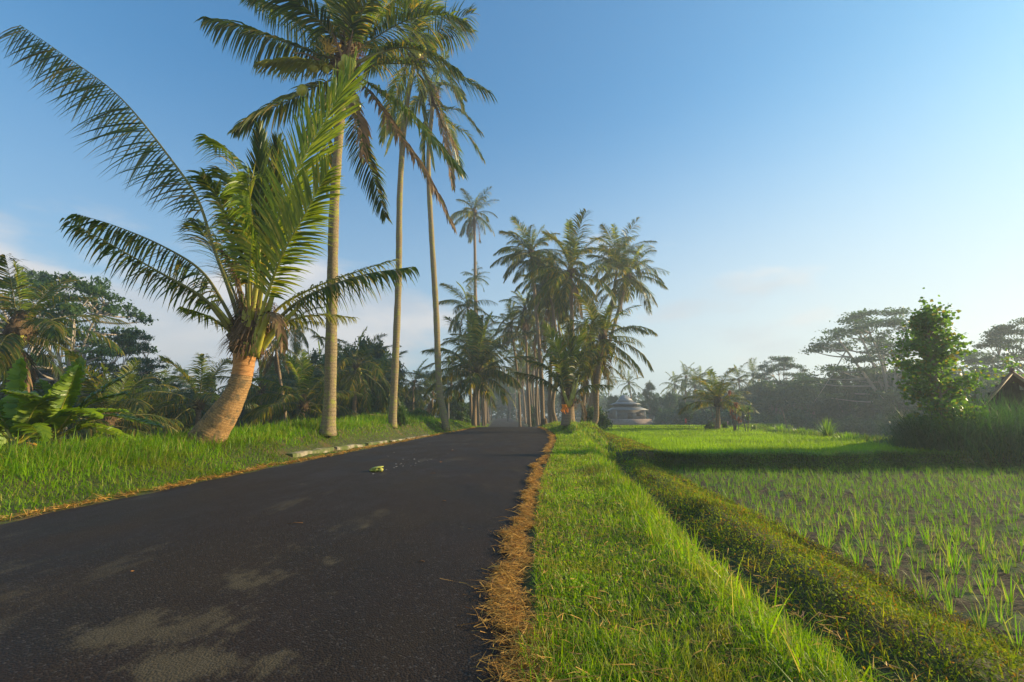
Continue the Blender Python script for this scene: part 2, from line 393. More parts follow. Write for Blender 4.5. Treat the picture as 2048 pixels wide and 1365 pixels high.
def zf(x, y):
    x = np.asarray(x, float); y = np.asarray(y, float)
    zr = ZR(y); tr = x - XR(y) + (.09 * wob(x * 0, y, 1.7, 3) + .04 * wob(x * 0, y, 5, 4)) * ss(.4, 1.2, x - XR(y)); tl = XL(y) - x
    fade = 1 - ss(30, 40, y)
    # right side
    pr = np.interp(tr, [0, .15, 1.25, 1.5, 1.72, 2.0, 2.25, 2.65, 3.0, 3.35, 4.2], [0, .025, .04, -.05, -.47, -.50, -.41, -.32, -.38, -.52, -.54])
    pr = pr + .07 * wob(x, y, 2.6, 91) * np.exp(-((tr - 2.75) / .45) ** 2) + .03 * wob(x, y, 6.5, 92) * np.exp(-((tr - 2.6) / .5) ** 2)
    up = ss(TERR(x) - .12, TERR(x) + .18, y)
    prU = np.interp(tr, [0, .15, 1.25, 1.5, 1.72, 1.95, 2.3, 2.75, 3.15, 3.55], [0, .025, .05, -.02, -.26, -.28, -.1, 0, -.04, -.1])
    pr = pr * (1 - up) + prU * up
    mound = .55 * np.exp(-((y - 29) / 5.5) ** 2) * ss(.6, 1.5, tr) * (1 - ss(2.2, 3.4, tr))
    right = pr + mound
    right = right + .14 * ss(36.5, 37.2, y) * ss(3.4, 4, tr)
    right = right * fade + (1 - fade) * (np.where(tr < 3.5, .25 * ss(0, 1.2, tr), .04)) - (ss(50, 56, y) * .45)
    e = x - XE(y)
    right = np.where(e > 0, right - 3.6 * ss(0, 5, e) - np.clip(e - 5, 0, 60) * .03, right)
    right = np.where(tr > 0, right, 0)
    # left side
    b = np.interp(y, [3, 5, 9, 14, 20, 28, 38, 60], [.42, .45, .50, .68, .90, .78, .40, .15])
    pl = np.interp(tl, [0, .25, .7, 1.3, 2.1, 3.0, 4.4, 7, 14, 40, 200], [0, .02, .22, .62, .95, 1.0, -.9, -4.6, -7, -9, -7])
    narrow = np.interp(y, [6, 14, 20], [0, 1, 1])
    pl2 = np.interp(tl, [0, .4, .7, 1.1, 1.8, 2.6, 4.4, 7, 14, 40, 200], [0, .05, .3, .8, 1.0, .9, -.9, -4.6, -7, -9, -7])
    pl = pl * (1 - narrow) + pl2 * narrow
    left = np.where(pl > 0, pl * b, pl * .5)
    z = np.where(tl > 0, left, right)
    on = (tl <= 0) & (tr <= 0)
    z = np.where(on, -.03, z)
    z = z + zr
    off = np.maximum(tl, tr)
    z = z + np.where(off > .25, .022 * wob(x, y, 5, 1) + .05 * wob(x, y, 1.1, 2) * ss(.3, 2, off), 0)
    d = np.hypot(x, y)
    return z
def zpt(x, y): return float(zf(np.array([x]), np.array([y]))[0])

def axis(near, step, far, g):
    a = [0.0]; s = step
    while a[-1] < far:
        if a[-1] > near: s *= g
        a.append(a[-1] + s)
    return a
xp = axis(9, .075, 420, 1.05); xa = np.array([-v for v in xp[:0:-1]] + xp)
ya = np.concatenate((np.arange(-4, 1.5, .25), np.arange(1.5, 18, .09), np.arange(18, 42, .18), 42 + np.array(axis(0, .3, 380, 1.04)) + .0))
GX, GY = np.meshgrid(xa, ya); GZ = zf(GX, GY)
mud = (GX - XR(GY) > 3.45) & (GY < TERR(GX) + .3)
GZ = GZ + np.where(mud, .018 * wob(GX, GY, 16, 5) + .018 * wob(GX, GY, 27, 6), 0)
nx, ny = len(xa), len(ya)
Vg = np.stack((GX, GY, GZ), -1).reshape(-1, 3)
i = (np.arange(ny - 1)[:, None] * nx + np.arange(nx - 1)[None, :])
Qg = np.stack((i, i + 1, i + nx + 1, i + nx), -1)
cx = (GX[:-1, :-1] + GX[1:, 1:]) / 2; cyy = (GY[:-1, :-1] + GY[1:, 1:]) / 2
c_tr = cx - XR(cyy)
is_mud = (c_tr > 3.45) & (cyy < TERR(cx) - .1) & (cyy > -5)
is_rice = (c_tr > 3.45) & (cyy > TERR(cx) + .15) & (cyy < 50) & (cx < XE(cyy) + .3)
def submesh(mask, name, mat, kind='structure', label=None):
    Q = Qg[mask].reshape(-1, 4); u, inv = np.unique(Q, return_inverse=True)
    o = link(name, make_mesh(name, Vg[u], inv.reshape(-1, 4), smooth=True, mats=[mat])); o['kind'] = kind
    if label: o['label'] = label
    return o
M['soil'] = noise_mat('verge_soil', (.035, .04, .012), (.07, .085, .02), 6, .95, .6, cc=(.11, .075, .03), ccs=1.3, cct=(.5, .7))
M['mud'] = noise_mat('paddy_mud', (.045, .028, .014), (.12, .080, .042), 9, .8, .9, detail=9, cc=(.07, .09, .03), ccs=2.4, cct=(.5, .66), bdist=.06, spec=.15)
M['rice_soil'] = noise_mat('paddy_soil', (.05, .07, .015), (.08, .11, .02), 3, .8, .3)
submesh(~(is_mud | is_rice), 'ground', M['soil'], label='soil of the verges, banks and valley floor')
submesh(is_mud, 'rice_field', M['mud'], label='muddy lower rice paddy right of the ditch')
submesh(is_rice, 'rice_field', M['rice_soil'], label='upper rice paddy terrace behind the dark earth step')

# ------------------------------------------------------------------ road
def asphalt():
    m, nt, p, out = new_mat('asphalt')
    t = N(nt, 'ShaderNodeTexCoord'); V = t.outputs['Object']
    def noise(sc, det=4.0, ro=.6, stretch=None, loc=None):
        src = V
        if stretch or loc:
            q = N(nt, 'ShaderNodeMapping'); nt.links.new(V, q.inputs[0])
            if stretch: q.inputs['Scale'].default_value = stretch
            if loc: q.inputs['Location'].default_value = loc
            src = q.outputs[0]
        n = N(nt, 'ShaderNodeTexNoise'); nt.links.new(src, n.inputs['Vector']); setin(n, Scale=sc, Detail=det, Roughness=ro); return n.outputs[0]
    vor = N(nt, 'ShaderNodeTexVoronoi'); nt.links.new(V, vor.inputs['Vector']); setin(vor, Scale=95.0)
    fine = noise(160.0, 2.0); mid = noise(1.1, 5.0, .6, (1, .45, 1)); big = noise(.45, 3.0)
    base = mixcol(nt, maprange(nt, mid, .35, .65), (.018, .0112, .0068), (.030, .0195, .0122))
    base = mixcol(nt, maprange(nt, big, .4, .6), base, (.026, .0155, .0105))
    stone = N(nt, 'ShaderNodeSeparateColor'); nt.links.new(vor.outputs['Color'], stone.inputs[0])
    base = mixcol(nt, maprange(nt, stone.outputs[0], .86, 1.0, 0, .55), base, (.10, .085, .075))
    base = mixcol(nt, maprange(nt, stone.outputs[1], .7, 1.0, 0, .7), base, (.012, .011, .012))
    at_ = N(nt, 'ShaderNodeAttribute'); at_.attribute_name = 'dust'
    dn = noise(3.0, 9.0, .74, (1, .6, 1))
    dm = maprange(nt, math_n(nt, 'ADD', at_.outputs['Fac'], math_n(nt, 'MULTIPLY', math_n(nt, 'SUBTRACT', dn, .5), 1.9)), .46, .72)
    dn2 = noise(1.3, 6.0, .7, (1, .4, 1), (7, 3, 0))
    dm2 = maprange(nt, dn2, .57, .68, 0, .55)
    dmx = math_n(nt, 'MULTIPLY', math_n(nt, 'MAXIMUM', dm, dm2), maprange(nt, fine, .3, .65, .45, .95))
    base = mixcol(nt, math_n(nt, 'MULTIPLY', dmx, .85), base, (.105, .082, .046))
    nt.links.new(base, p.inputs['Base Color'])
    nt.links.new(maprange(nt, mid, .3, .7, .6, .8), p.inputs['Roughness']); p.inputs['Specular IOR Level'].default_value = .2
    h = math_n(nt, 'ADD', math_n(nt, 'MULTIPLY', vor.outputs['Distance'], -1.0), math_n(nt, 'MULTIPLY', fine, .5))
    b = N(nt, 'ShaderNodeBump'); setin(b, Strength=.55, Distance=.006); nt.links.new(h, b.inputs['Height']); nt.links.new(b.outputs[0], p.inputs['Normal'])
    return m
M['asphalt'] = asphalt()
ry = np.concatenate((np.arange(-4, 16, .12), np.arange(16, 60, .3), np.arange(60, 400, 3.0)))
nu = 60; uu = np.linspace(0, 1, nu)
xl, xr = XL(ry), XR(ry) + .10
edge = .03 * np.sin(ry * 3.1) + .025 * np.sin(ry * 7.7 + 1)
RXx = (xl + edge)[:, None] + (xr - xl - edge)[:, None] * uu[None, :]
RYy = np.repeat(ry[:, None], nu, 1)
crown = .03 * (1 - (2 * uu - 1) ** 2)
RZz = ZR(RYy) + crown[None, :] + .004
RV = np.stack((RXx, RYy, RZz), -1).reshape(-1, 3)
ii = (np.arange(len(ry) - 1)[:, None] * nu + np.arange(nu - 1)[None, :])
RQ = np.stack((ii, ii + 1, ii + nu + 1, ii + nu), -1).reshape(-1, 4)
road_me = make_mesh('road', RV, RQ, smooth=True, mats=[M['asphalt']])
dust = np.zeros(len(RV))
for px, py, rx, ryd, amp in ((500, 1170, .55, .5, .60), (330, 1260, .65, .40, .70), (600, 1090, .40, .5, .50), (430, 1330, .7, .25, .72), (660, 1130, .35, .35, .48), (560, 1250, .4, .25, .5), (230, 1320, .5, .3, .5), (640, 1320, .35, .15, .45),
                            (705, 1055, .25, .25, .5), (780, 1035, .2, .18, .4), (620, 1190, .35, .2, .5), (880, 955, .35, .6, .55), (950, 930, .3, .7, .4),
                            (820, 1110, .22, .14, .42), (925, 1055, .14, .12, .4), (790, 1200, .16, .14, .42), (935, 1015, .2, .2, .3), (790, 912, .6, .5, .42), (1000, 900, .9, .9, .4), (930, 880, 1.2, 2.5, .45), (1020, 865, .9, 5, .35), (740, 1070, .4, .3, .3)):
    c = gp(px, py, .02)
    dust = np.maximum(dust, amp * np.exp(-(((RV[:, 0] - c[0]) / rx) ** 2 + ((RV[:, 1] - c[1]) / ryd) ** 2)) )
a_ = road_me.attributes.new('dust', 'FLOAT', 'POINT'); a_.data.foreach_set('value', dust.astype(np.float32))
road = link('road', road_me); road['kind'] = 'structure'; road['label'] = 'narrow dark asphalt road'
def roadz(x, y):
    l, r = float(XL(y)), float(XR(y)) + .1; u = (x - l) / (r - l)
    return float(ZR(y)) + .03 * (1 - (2 * u - 1) ** 2) + .004

# kerb strip at the foot of the left bank, broken into slabs by grass
kt = thing('kerb', 'pale concrete kerb strip half buried in grass left of the road', 'kerb', (0, 0, 0))
for k, (y0, y1) in enumerate(((11.3, 13.4), (13.6, 15.4), (15.8, 17.6), (17.9, 19.6), (19.9, 21.6), (21.8, 23.6))):
    g = Geo(); yy = np.linspace(y0, y1, 12); xc = XL(yy) - np.interp(yy, [11, 23], [.62, .30])
    w = .13 + .03 * np.sin(yy * 5); z0 = zf(xc, yy)
    prof = ((-1, -.15), (-1, .022), (-.8, .035), (.8, .03), (1, .008), (1, -.15))
    V = np.array([[(x + a * ww, y, max(z, .0) + b + .01 * math.sin(y * 9 + a)) for a, b in prof] for x, y, z, ww in zip(xc, yy, z0, w)])
    n_, m_ = V.shape[:2]; q = (np.arange(n_ - 1)[:, None] * m_ + np.arange(m_ - 1)[None, :])
    g.add(V, np.stack((q, q + m_, q + m_ + 1, q + 1), -1).reshape(-1, 4))
    g.add(V[0], None, [(0, 1, 2), (0, 2, 3), (0, 3, 5), (3, 4, 5)]); g.add(V[-1], None, [(0, 2, 1), (0, 3, 2), (0, 5, 3), (3, 5, 4)])
    g.obj('kerb_slab', M['kerb'], kt)

# painted survey number at the road edge
c = gp(1052, 1006, .0)
tx = bpy.data.curves.new('road_marking', 'FONT'); tx.body = '050'; tx.size = .30; tx.align_x = 'CENTER'; tx.align_y = 'CENTER'; tx.extrude = 0.0005
tx.offset = -.004
mk = link('road_marking', tx, None, (c[0] + .03, c[1], roadz(c[0], c[1]) + .006)); mk.rotation_euler = (0, 0, R(92)); mk.scale = (1.0, .75, 1)
tx.materials.append(M['paint']); tag(mk, 'white painted number on the asphalt beside the brown straw edge', 'road marking')
c = gp(1040, 1032, .0); g = Geo(); g.add(*box((c[0], c[1], roadz(c[0], c[1]) + .003), (.045, .02, .003), .2))
tag(g.obj('road_marking', M['paint']), 'short white paint dash on the asphalt below the painted number', 'road marking')

# ------------------------------------------------------------------ grass
def band_points(y0, y1, dens, xf0, xf1):
    """random points between xf0(y) and xf1(y)"""
    w = float(np.mean(xf1(np.array([y0, y1])) - xf0(np.array([y0, y1])))); n = int((y1 - y0) * max(w, .01) * dens)
    y = rng.uniform(y0, y1, n); a, b = xf0(y), xf1(y); x = a + (b - a) * rng.uniform(0, 1, n)
    return x, y

def grass(bands, hfun, wfun, lean=.5, segs=3, droop=.35, keep=None):
    VV, QQ, n = [], [], 0
    for (y0, y1, dens, f0, f1) in bands:
        x, y = band_points(y0, y1, dens, f0, f1)
        if keep is not None:
            k = keep(x, y); x, y = x[k], y[k]
        if not len(x): continue
        h = hfun(x, y) * rng.uniform(.5, 1.35, len(x)); w = wfun(x, y) * rng.uniform(.7, 1.4, len(x))
        B = np.stack((x, y, zf(x, y) - .01), 1)
        a = rng.uniform(0, 6.283, len(x)); l = rng.uniform(.05, lean, len(x))
        D = np.stack((np.cos(a) * l, np.sin(a) * l, np.ones(len(x))), 1)
        V, Q = strips(B, D, h, w, droop * rng.uniform(.2, 1.8, len(x)), segs, prof='blade', twist=rng.uniform(-.6, .6, len(x)))
        VV.append(V); QQ.append(Q + n); n += len(V)
    return np.concatenate(VV), np.concatenate(QQ)

# right verge: short lawn-like grass, longer towards the ditch lip
R_ = lambda k: (lambda y: XR(y) + k)
clump = lambda x, y: .5 + .5 * wob(x, y, 3.2, 11)
bands = [(1.3, 2.4, 7000, R_(.05), R_(1.6)), (2.4, 3.6, 5800, R_(.12), R_(1.62)), (3.6, 5.2, 3600, R_(.12), R_(1.66)), (5.2, 8, 2300, R_(.14), R_(1.66)),
         (8, 12, 1300, R_(.15), R_(1.9)), (12, 18, 800, R_(.15), R_(2.0)), (18, 27, 480, R_(.2), R_(2.2)), (27, 42, 260, R_(.2), R_(3.2))]
def vh(x, y):
    t = x - XR(y)
    return (.045 + .05 * clump(x, y) + .06 * ss(.9, 1.5, t)) * (1 + .035 * np.clip(y - 4, 0, 20)) * np.where(wob(x, y, 1.3, 21) > .35, 1.5, 1)
V, Q = grass(bands, vh, lambda x, y: .0042 + .0011 * np.clip(y - 2, 0, 40), lean=1.1, droop=.5,
             keep=lambda x, y: rng.uniform(0, 1, len(x)) < .5 + .7 * ss(-.05, .32, x - XR(y) - .12 * wob(x, y, 2.5, 8)))
V2, Q2 = grass([(1.3, 3, 420, R_(1.1), R_(1.72)), (3, 6, 300, R_(1.1), R_(1.72)), (6, 14, 130, R_(1.1), R_(2.0)), (14, 30, 60, R_(1.2), R_(2.4))],
               lambda x, y: .2 + .06 * clump(x, y) + 0 * x, lambda x, y: .006 + .0008 * y, lean=.9, segs=4, droop=.6)
g = Geo(); g.add(V, Q).add(V2, Q2)
for y0, y1, dens, sz in ((1.2, 3.5, 1500, .017), (3.5, 7, 700, .024), (7, 14, 260, .036)):
    x, y = band_points(y0, y1, dens, R_(.25), R_(1.5)); k = wob(x, y, 2.7, 95) > .12; x, y = x[k], y[k]
    g.add(*diamonds(np.stack((x, y, zf(x, y) + rng.uniform(.02, .07, len(x))), 1), sz, 1.0, aspect=.8))
tag(g.obj('verge_grass', M['verge']), 'bright green short grass between the road and the ditch', 'grass', kind='stuff')

# left bank
L_ = lambda k: (lambda y: XL(y) - k)
bands = [(-.5, 2, 500, L_(3.6), L_(.10)), (2.0, 6, 900, L_(3.6), L_(.10)), (6, 9, 1000, L_(4.2), L_(.1)), (9, 13, 700, L_(4.4), L_(.1)), (13, 19, 440, L_(4.4), L_(.1)), (19, 28, 300, L_(4.4), L_(.12)), (28, 42, 170, L_(5), L_(.15)), (42, 75, 45, L_(6), L_(.2))]
def bh(x, y):
    t = XL(y) - x
    kerbgap = np.where((np.abs(t - np.interp(y, [11, 23], [.62, .30])) < .2) & (y > 11.2) & (y < 23.7), .5, 1)
    return (.07 + .17 * ss(.3, 2.0, t) + .05 * clump(x, y)) * kerbgap * np.where(wob(x, y, 1.1, 22) > .3, 1.35, 1) * np.where((y > 11) & (y < 24) & (t < .8), .6, 1)
V, Q = grass(bands, bh, lambda x, y: .007 + .0009 * np.clip(y - 4, 0, 60), lean=.9, droop=.5)
V2, Q2 = grass([(4, 10, 25, L_(4), L_(.8)), (10, 30, 16, L_(4), L_(.9))], lambda x, y: .38 + 0 * x, lambda x, y: .010 + .0006 * y, lean=.5, segs=4, droop=.5)
g = Geo(); g.add(V, Q).add(V2, Q2)
tag(g.obj('bank_grass', M['bank']), 'long lush grass on the bank left of the road', 'grass', kind='stuff')

# dry straw along both road edges
def straw(y0, y1, dens, f, spread, big=1.0):
    n = int((y1 - y0) * dens); y = rng.uniform(y0, y1, n)
    lobe = .20 * wob(0 * y, y, 4.5, 31) + .15 * wob(0 * y, y, 11, 32) + .08 * wob(0 * y, y, 27, 33)
    x = f(y) + lobe * (abs(spread) / .3 + .25) + rng.normal(0, abs(spread) * .42, n) + spread * .25
    return x, y
def lay(x, y, L, W, zoff):
    n = len(x); zz = np.maximum(zf(x, y), ZR(y) + .02) + rng.uniform(.0, 1, n) ** 2 * zoff + .008
    a = rng.normal(0, .9, n) + np.where(rng.uniform(0, 1, n) < .5, 0, math.pi)
    D = np.stack((np.cos(a), np.sin(a), rng.normal(.12, .22, n)), 1)
    return strips(np.stack((x, y, zz), 1) - D * (L * .5)[:, None] * [1, 1, 0], D, L, W, rng.uniform(-.1, .5, n), 2, prof='blade', twist=rng.uniform(-.8, .8, n))
g = Geo()
for y0, y1, dens, W0 in ((1.3, 3, 2900, .0028), (3, 5, 2000, .0034), (5, 8, 1200, .0048), (8, 13, 800, .008), (13, 22, 380, .012), (22, 40, 150, .016)):
    x, y = straw(y0, y1, dens, lambda y: XR(y) - .02, .16 if y0 < 3 else (.12 if y0 < 5 else .085))
    g.add(*lay(x, y, rng.uniform(.03, .12, len(x)) * (1 + .05 * y0), W0 * rng.uniform(.6, 1.7, len(x)), .022))
x, y = straw(1.3, 9, 9, lambda y: XR(y) - .10, .3); g.add(*lay(x, y, rng.uniform(.1, .3, len(x)), .006 * rng.uniform(.6, 1.5, len(x)), .03))
n = 5200; y = 1.3 + 10 * rng.uniform(0, 1, n) ** 1.6; x = XR(y) + .15 + 1.5 * rng.uniform(0, 1, n) ** 1.7; g.add(*lay(x, y, rng.uniform(.04, .14, n), .004 * rng.uniform(.6, 1.5, n), .07))
tag(g.obj('dry_straw', M['straw']), 'orange brown dry straw strewn over the right road edge', 'straw', kind='stuff')
g = Geo()
for y0, y1, dens, W0 in ((3, 7, 230, .007), (7, 12, 240, .010), (12, 24, 130, .014), (24, 38, 70, .02)):
    x, y = straw(y0, y1, dens, lambda y: XL(y) - .08, -.10)
    g.add(*lay(x, y, rng.uniform(.06, .22, len(x)), W0 * rng.uniform(.6, 1.4, len(x)), .03))
tag(g.obj('dry_straw', M['straw']), 'thin line of dry straw along the left road edge', 'straw', kind='stuff')

# leafy ground cover on the ridge between ditch and paddy, and in the ditch
g = Geo()
for y0, y1, dens, sz in ((1.2, 3.5, 6200, .019), (3.5, 6, 4200, .024), (6, 10, 2000, .034), (10, 16, 900, .05), (16, 30, 330, .08)):
    x, y = band_points(y0, y1, dens, R_(1.85), R_(3.62)); kk = rng.uniform(0, 1, len(x)) < (.12 + .95 * ss(2.05, 2.5, x - XR(y))) * (.45 + .8 * ss(-.35, .25, wob(x, y, 3.1, 93))); x, y = x[kk], y[kk]
    z = zf(x, y) + rng.uniform(0, .055, len(x)) * (.4 + clump(x, y)); g.add(*diamonds(np.stack((x, y, z), 1), sz, .8))
for y0, y1, dens, sz in ((1.2, 4, 500, .04), (4, 9, 250, .05), (9, 16, 120, .08)):
    x, y = band_points(y0, y1, dens, R_(1.5), R_(2.1)); z = zf(x, y) + rng.uniform(0, .08, len(x)); g.add(*diamonds(np.stack((x, y, z), 1), sz, .8))
V, Q = grass([(1.2, 4, 900, R_(2.1), R_(3.5)), (4, 9, 430, R_(2.2), R_(3.6)), (9, 16, 240, R_(2.2), R_(3.6)), (16, 34, 60, R_(2.2), R_(3.8))], lambda x, y: .09 + .08 * clump(x, y), lambda x, y: .0045 + .0009 * y, lean=1.3, segs=4, droop=.7)
g.add(V, Q)
tag(g.obj('ground_cover', M['cover']), 'leafy creeping plants on the ridge beside the ditch', 'ground cover', kind='stuff')
# grass fringe on the step between the two paddies and round the upper terrace
g = Geo(); n = 26000; x = rng.uniform(3.6, 30, n); x = x + 0; y = TERR(x) + rng.normal(.16, .12, n)
keep = x - XR(y) > 3.2; x, y = x[keep], y[keep]
a = rng.uniform(0, 6.28, len(x)); D = np.stack((np.cos(a) * .6, np.sin(a) * .6 - .45, np.ones(len(x))), 1)
g.add(*strips(np.stack((x, y, zf(x, y)), 1), D, rng.uniform(.06, .2, len(x)), .016, .7, 3, prof='blade'))
n = 9000; x = rng.uniform(3.6, 24, n); y = TERR(x) - rng.uniform(-.02, .16, n); z = zf(x, y)
g.add(*strips(np.stack((x, y, z), 1), np.stack((rng.normal(0, .4, n), -.9 + 0 * x, .3 + 0 * x), 1), rng.uniform(.06, .16, n), .014, 1.0, 3, prof='blade'))
n = 16000; y = rng.uniform(17.5, 50, n); x = XE(y) + rng.normal(-.25, .35, n)
g.add(*strips(np.stack((x, y, zf(x, y)), 1), np.stack((rng.normal(0, .4, n), rng.normal(0, .4, n), np.ones(n)), 1), rng.uniform(.15, .42, n), .035, .5, 3, prof='blade'))
n = 9000; x = rng.uniform(5, 30, n); y = np.where(rng.uniform(0, 1, n) < .5, 36.8, 50) + rng.normal(0, .3, n)
g.add(*strips(np.stack((x, y, zf(x, y)), 1), np.stack((rng.normal(0, .4, n), rng.normal(0, .4, n), np.ones(n)), 1), rng.uniform(.1, .3, n), .05, .5, 3, prof='blade'))
tag(g.obj('field_edge_grass', M['bank']), 'grass fringe along the edges of the rice terraces', 'grass', kind='stuff')

# upper terrace rice
bands = [(14.0, 18, 620, R_(3.5), lambda y: np.minimum(XE(y), y * 1.25)), (18, 25, 300, R_(3.5), lambda y: XE(y) - .2), (25, 36.6, 170, R_(3.5), lambda y: XE(y) - .2), (37.2, 50, 90, R_(3.6), lambda y: XE(y) * .8)]
V, Q = grass(bands, lambda x, y: .16 + .06 * wob(x, y, .8, 41), lambda x, y: .011 + .0010 * (y - 12), lean=.55, droop=.4, keep=lambda x, y: (y > TERR(x) + .12) & (np.abs(((x * .985 + y * .17) / .24) % 1 - .5) < .42))
g = Geo(); g.add(V, Q); tag(g.obj('rice', M['rice']), 'dense bright green young rice on the upper terrace', 'rice', kind='stuff')

# lower paddy: seedling tufts in rows
def tuft_geo(seed, nb=16, h=.27):
    r = np.random.default_rng(seed); a = r.uniform(0, 6.283, nb); l = r.uniform(.02, .42, nb)
    B = np.stack((np.cos(a) * .018, np.sin(a) * .018, -.02 + 0 * a), 1); D = np.stack((np.cos(a) * l, np.sin(a) * l, 1 + 0 * a), 1)
    return strips(B, D, h * r.uniform(.5, 1.15, nb), .0062 * r.uniform(.7, 1.3, nb), r.uniform(.05, .7, nb), 4, prof='blade', twist=r.uniform(-.7, .7, nb))
tufts = [make_mesh('rice_seedling', *tuft_geo(50 + k, 11 + k), mats=[M['seedling']]) for k in range(8)]
pos = []
for iy in range(0, 70):
    for ix in range(0, 110):
        y = 1.6 + iy * .205 + random.gauss(0, .035) + ix * .012; x = 2.6 + ix * .205 + random.gauss(0, .035) - iy * .03
        if x - float(XR(y)) < 3.5 or y > float(TERR(x)) - .3 or x > y * 1.22 + 1.2: continue
        if random.random() < .07: continue
        pos.append((x, y))
pos.sort(key=lambda p: p[0] ** 2 + p[1] ** 2)
for k, (x, y) in enumerate(pos[:290]):
    o = link('rice_seedling', tufts[k % 8], None, (x, y, zpt(x, y))); o.rotation_euler = (random.gauss(0, .06), random.gauss(0, .06), random.uniform(0, 6.28)); s = random.uniform(.65, 1.15); o.scale = (s, s, s * random.uniform(.85, 1.15))
    tag(o, 'young rice seedling tuft standing in the dark mud of the lower paddy', 'rice seedling', 'rice seedlings planted in rows in the mud')
g = Geo(); base = [tuft_geo(90 + k, 10, .26) for k in range(10)]
rest = np.array(pos[290:]); zz = zf(rest[:, 0], rest[:, 1])
for k, ((x, y), z) in enumerate(zip(rest, zz)):
    V, Q = base[k % 10]; a = random.uniform(0, 6.28); s = random.uniform(.6, 1.15); c_, s_ = math.cos(a) * s, math.sin(a) * s
    g.add(V @ np.array(((c_, s_, 0), (-s_, c_, 0), (0, 0, s))) * [1 + y * .02, 1, 1] * 1.0 + [x * 1.0, y, z], Q)
tag(g.obj('rice', M['seedling']), 'farther rice seedlings of the muddy lower paddy', 'rice', kind='stuff')
# weed film on the mud
g = Geo()
for y0, y1, dens in ((1.6, 5, 900), (5, 9, 520), (9, 13.6, 260)):
    x, y = band_points(y0, y1, dens, R_(3.5), lambda y: y * 1.2 + 1.4)
    k = wob(x, y, 2.2, 61) + .6 * wob(x, y, 5, 62) > -.15; x, y = x[k], y[k]; n = len(x)
    a = rng.normal(0, .8, n); D = np.stack((np.cos(a), np.sin(a) * .6, rng.uniform(.1, .7, n)), 1)
    g.add(*strips(np.stack((x, y, zf(x, y) + .0), 1), D, rng.uniform(.02, .07, n), .0035 + .0006 * y0, .6, 2, prof='blade'))
tag(g.obj('mud_weeds', M['weed']), 'thin weeds and stubble lying on the paddy mud', 'weeds', kind='stuff')
# ------------------------------------------------------------------ palms
def frond_geo(P, n=60, leafL=.8, w=.045, droop=.5, segs=3, bare=.2, r0=.035, r1=.004, nrmv=None, ang=(62, 28), rag=0.0, lift=.25, wide=1.0, bias=0.0, sides=5, fl=.55, seed=None, peak=.45, tipL=.35):
    """a pinnate leaf along a spline: returns leaflets, midrib"""
    r = np.random.default_rng(seed if seed is not None else int(rng.integers(1e9)))
    C = spline(P, 40); T = nrm(np.gradient(C, axis=0))
    if nrmv is None: S = np.cross(T, Z)
    else: S = np.cross(T, np.asarray(nrmv, float)[None, :])
    for k in range(len(S)):
        if np.linalg.norm(S[k]) < .12: S[k] = S[k - 1] if k else np.array((1, 0, 0))
    S = nrm(S); U = nrm(np.cross(S, T))
    l = np.linspace(0, 1, 40)
    s = np.linspace(bare, .995, n) ** 1.0
    def smp(A): return np.stack([np.interp(s2, l, A[:, k]) for k in range(3)], 1)
    VV, QQ, m = [], [], 0
    for sg in (-1, 1):
        s2 = np.clip(s + r.normal(0, .25 / n, n), bare, 1)
        k = r.uniform(0, 1, n) > rag * (.4 + s2)
        s2 = s2[k]
        q = (s2 - bare) / (1 - bare)
        a = np.radians(ang[0] + (ang[1] - ang[0]) * q + r.normal(0, 4, len(q)))[:, None]
        Lf = leafL * np.interp(q, [0, .12, peak, .8, 1], [.45, .78, 1, .72, tipL]) * r.uniform(.85, 1.08, len(q)) * (1 + bias * sg)
        if rag > 0: Lf = Lf * np.where(r.uniform(0, 1, len(q)) < rag * .8, r.uniform(.25, .8, len(q)), 1)
        D = smp(T) * np.cos(a) + sg * smp(S) * np.sin(a) + smp(U) * (lift + r.normal(0, .07, (len(q), 1)))
        V, Q = strips(smp(C), D, Lf, w * wide * r.uniform(.8, 1.2, len(q)), droop * r.uniform(.6, 1.4, len(q)), segs, side=ortho(smp(T) + r.normal(0, .15, (len(q), 3)) + smp(U) * .45 * sg, D), prof='leaf')
        VV.append(V); QQ.append(Q + m); m += len(V)
    rad = r0 * (1 - l) ** 1.4 + r1; rad = rad * (1 + .9 * np.exp(-l * 22))
    tv, tq, tt, _ = tube(C, rad, sides, fl)
    return (np.concatenate(VV), np.concatenate(QQ)), (tv, tq, tt)

def ortho(S, D):
    D = nrm(D); return nrm(S - (S * D).sum(1, keepdims=True) * D)

def arc(e0, bend, L, n=7, sway=0.0):
    p = np.zeros(3); out = [p]
    for k in range(n):
        s = (k + .5) / n; e = R(e0 - bend * s ** 1.3); p = p + np.array((math.cos(e), sway * s, math.sin(e))) * L / n; out.append(p)
    return np.array(out)

def frond_mesh(name, e0, bend, L, mats, **kw):
    (lv, lq), (tv, tq, tt) = frond_geo(arc(e0, bend, L, sway=kw.pop('sway', 0)), **kw)
    return Geo().add(lv, lq, m=0).add(tv, tq, tt, m=1).mesh(name, mats)

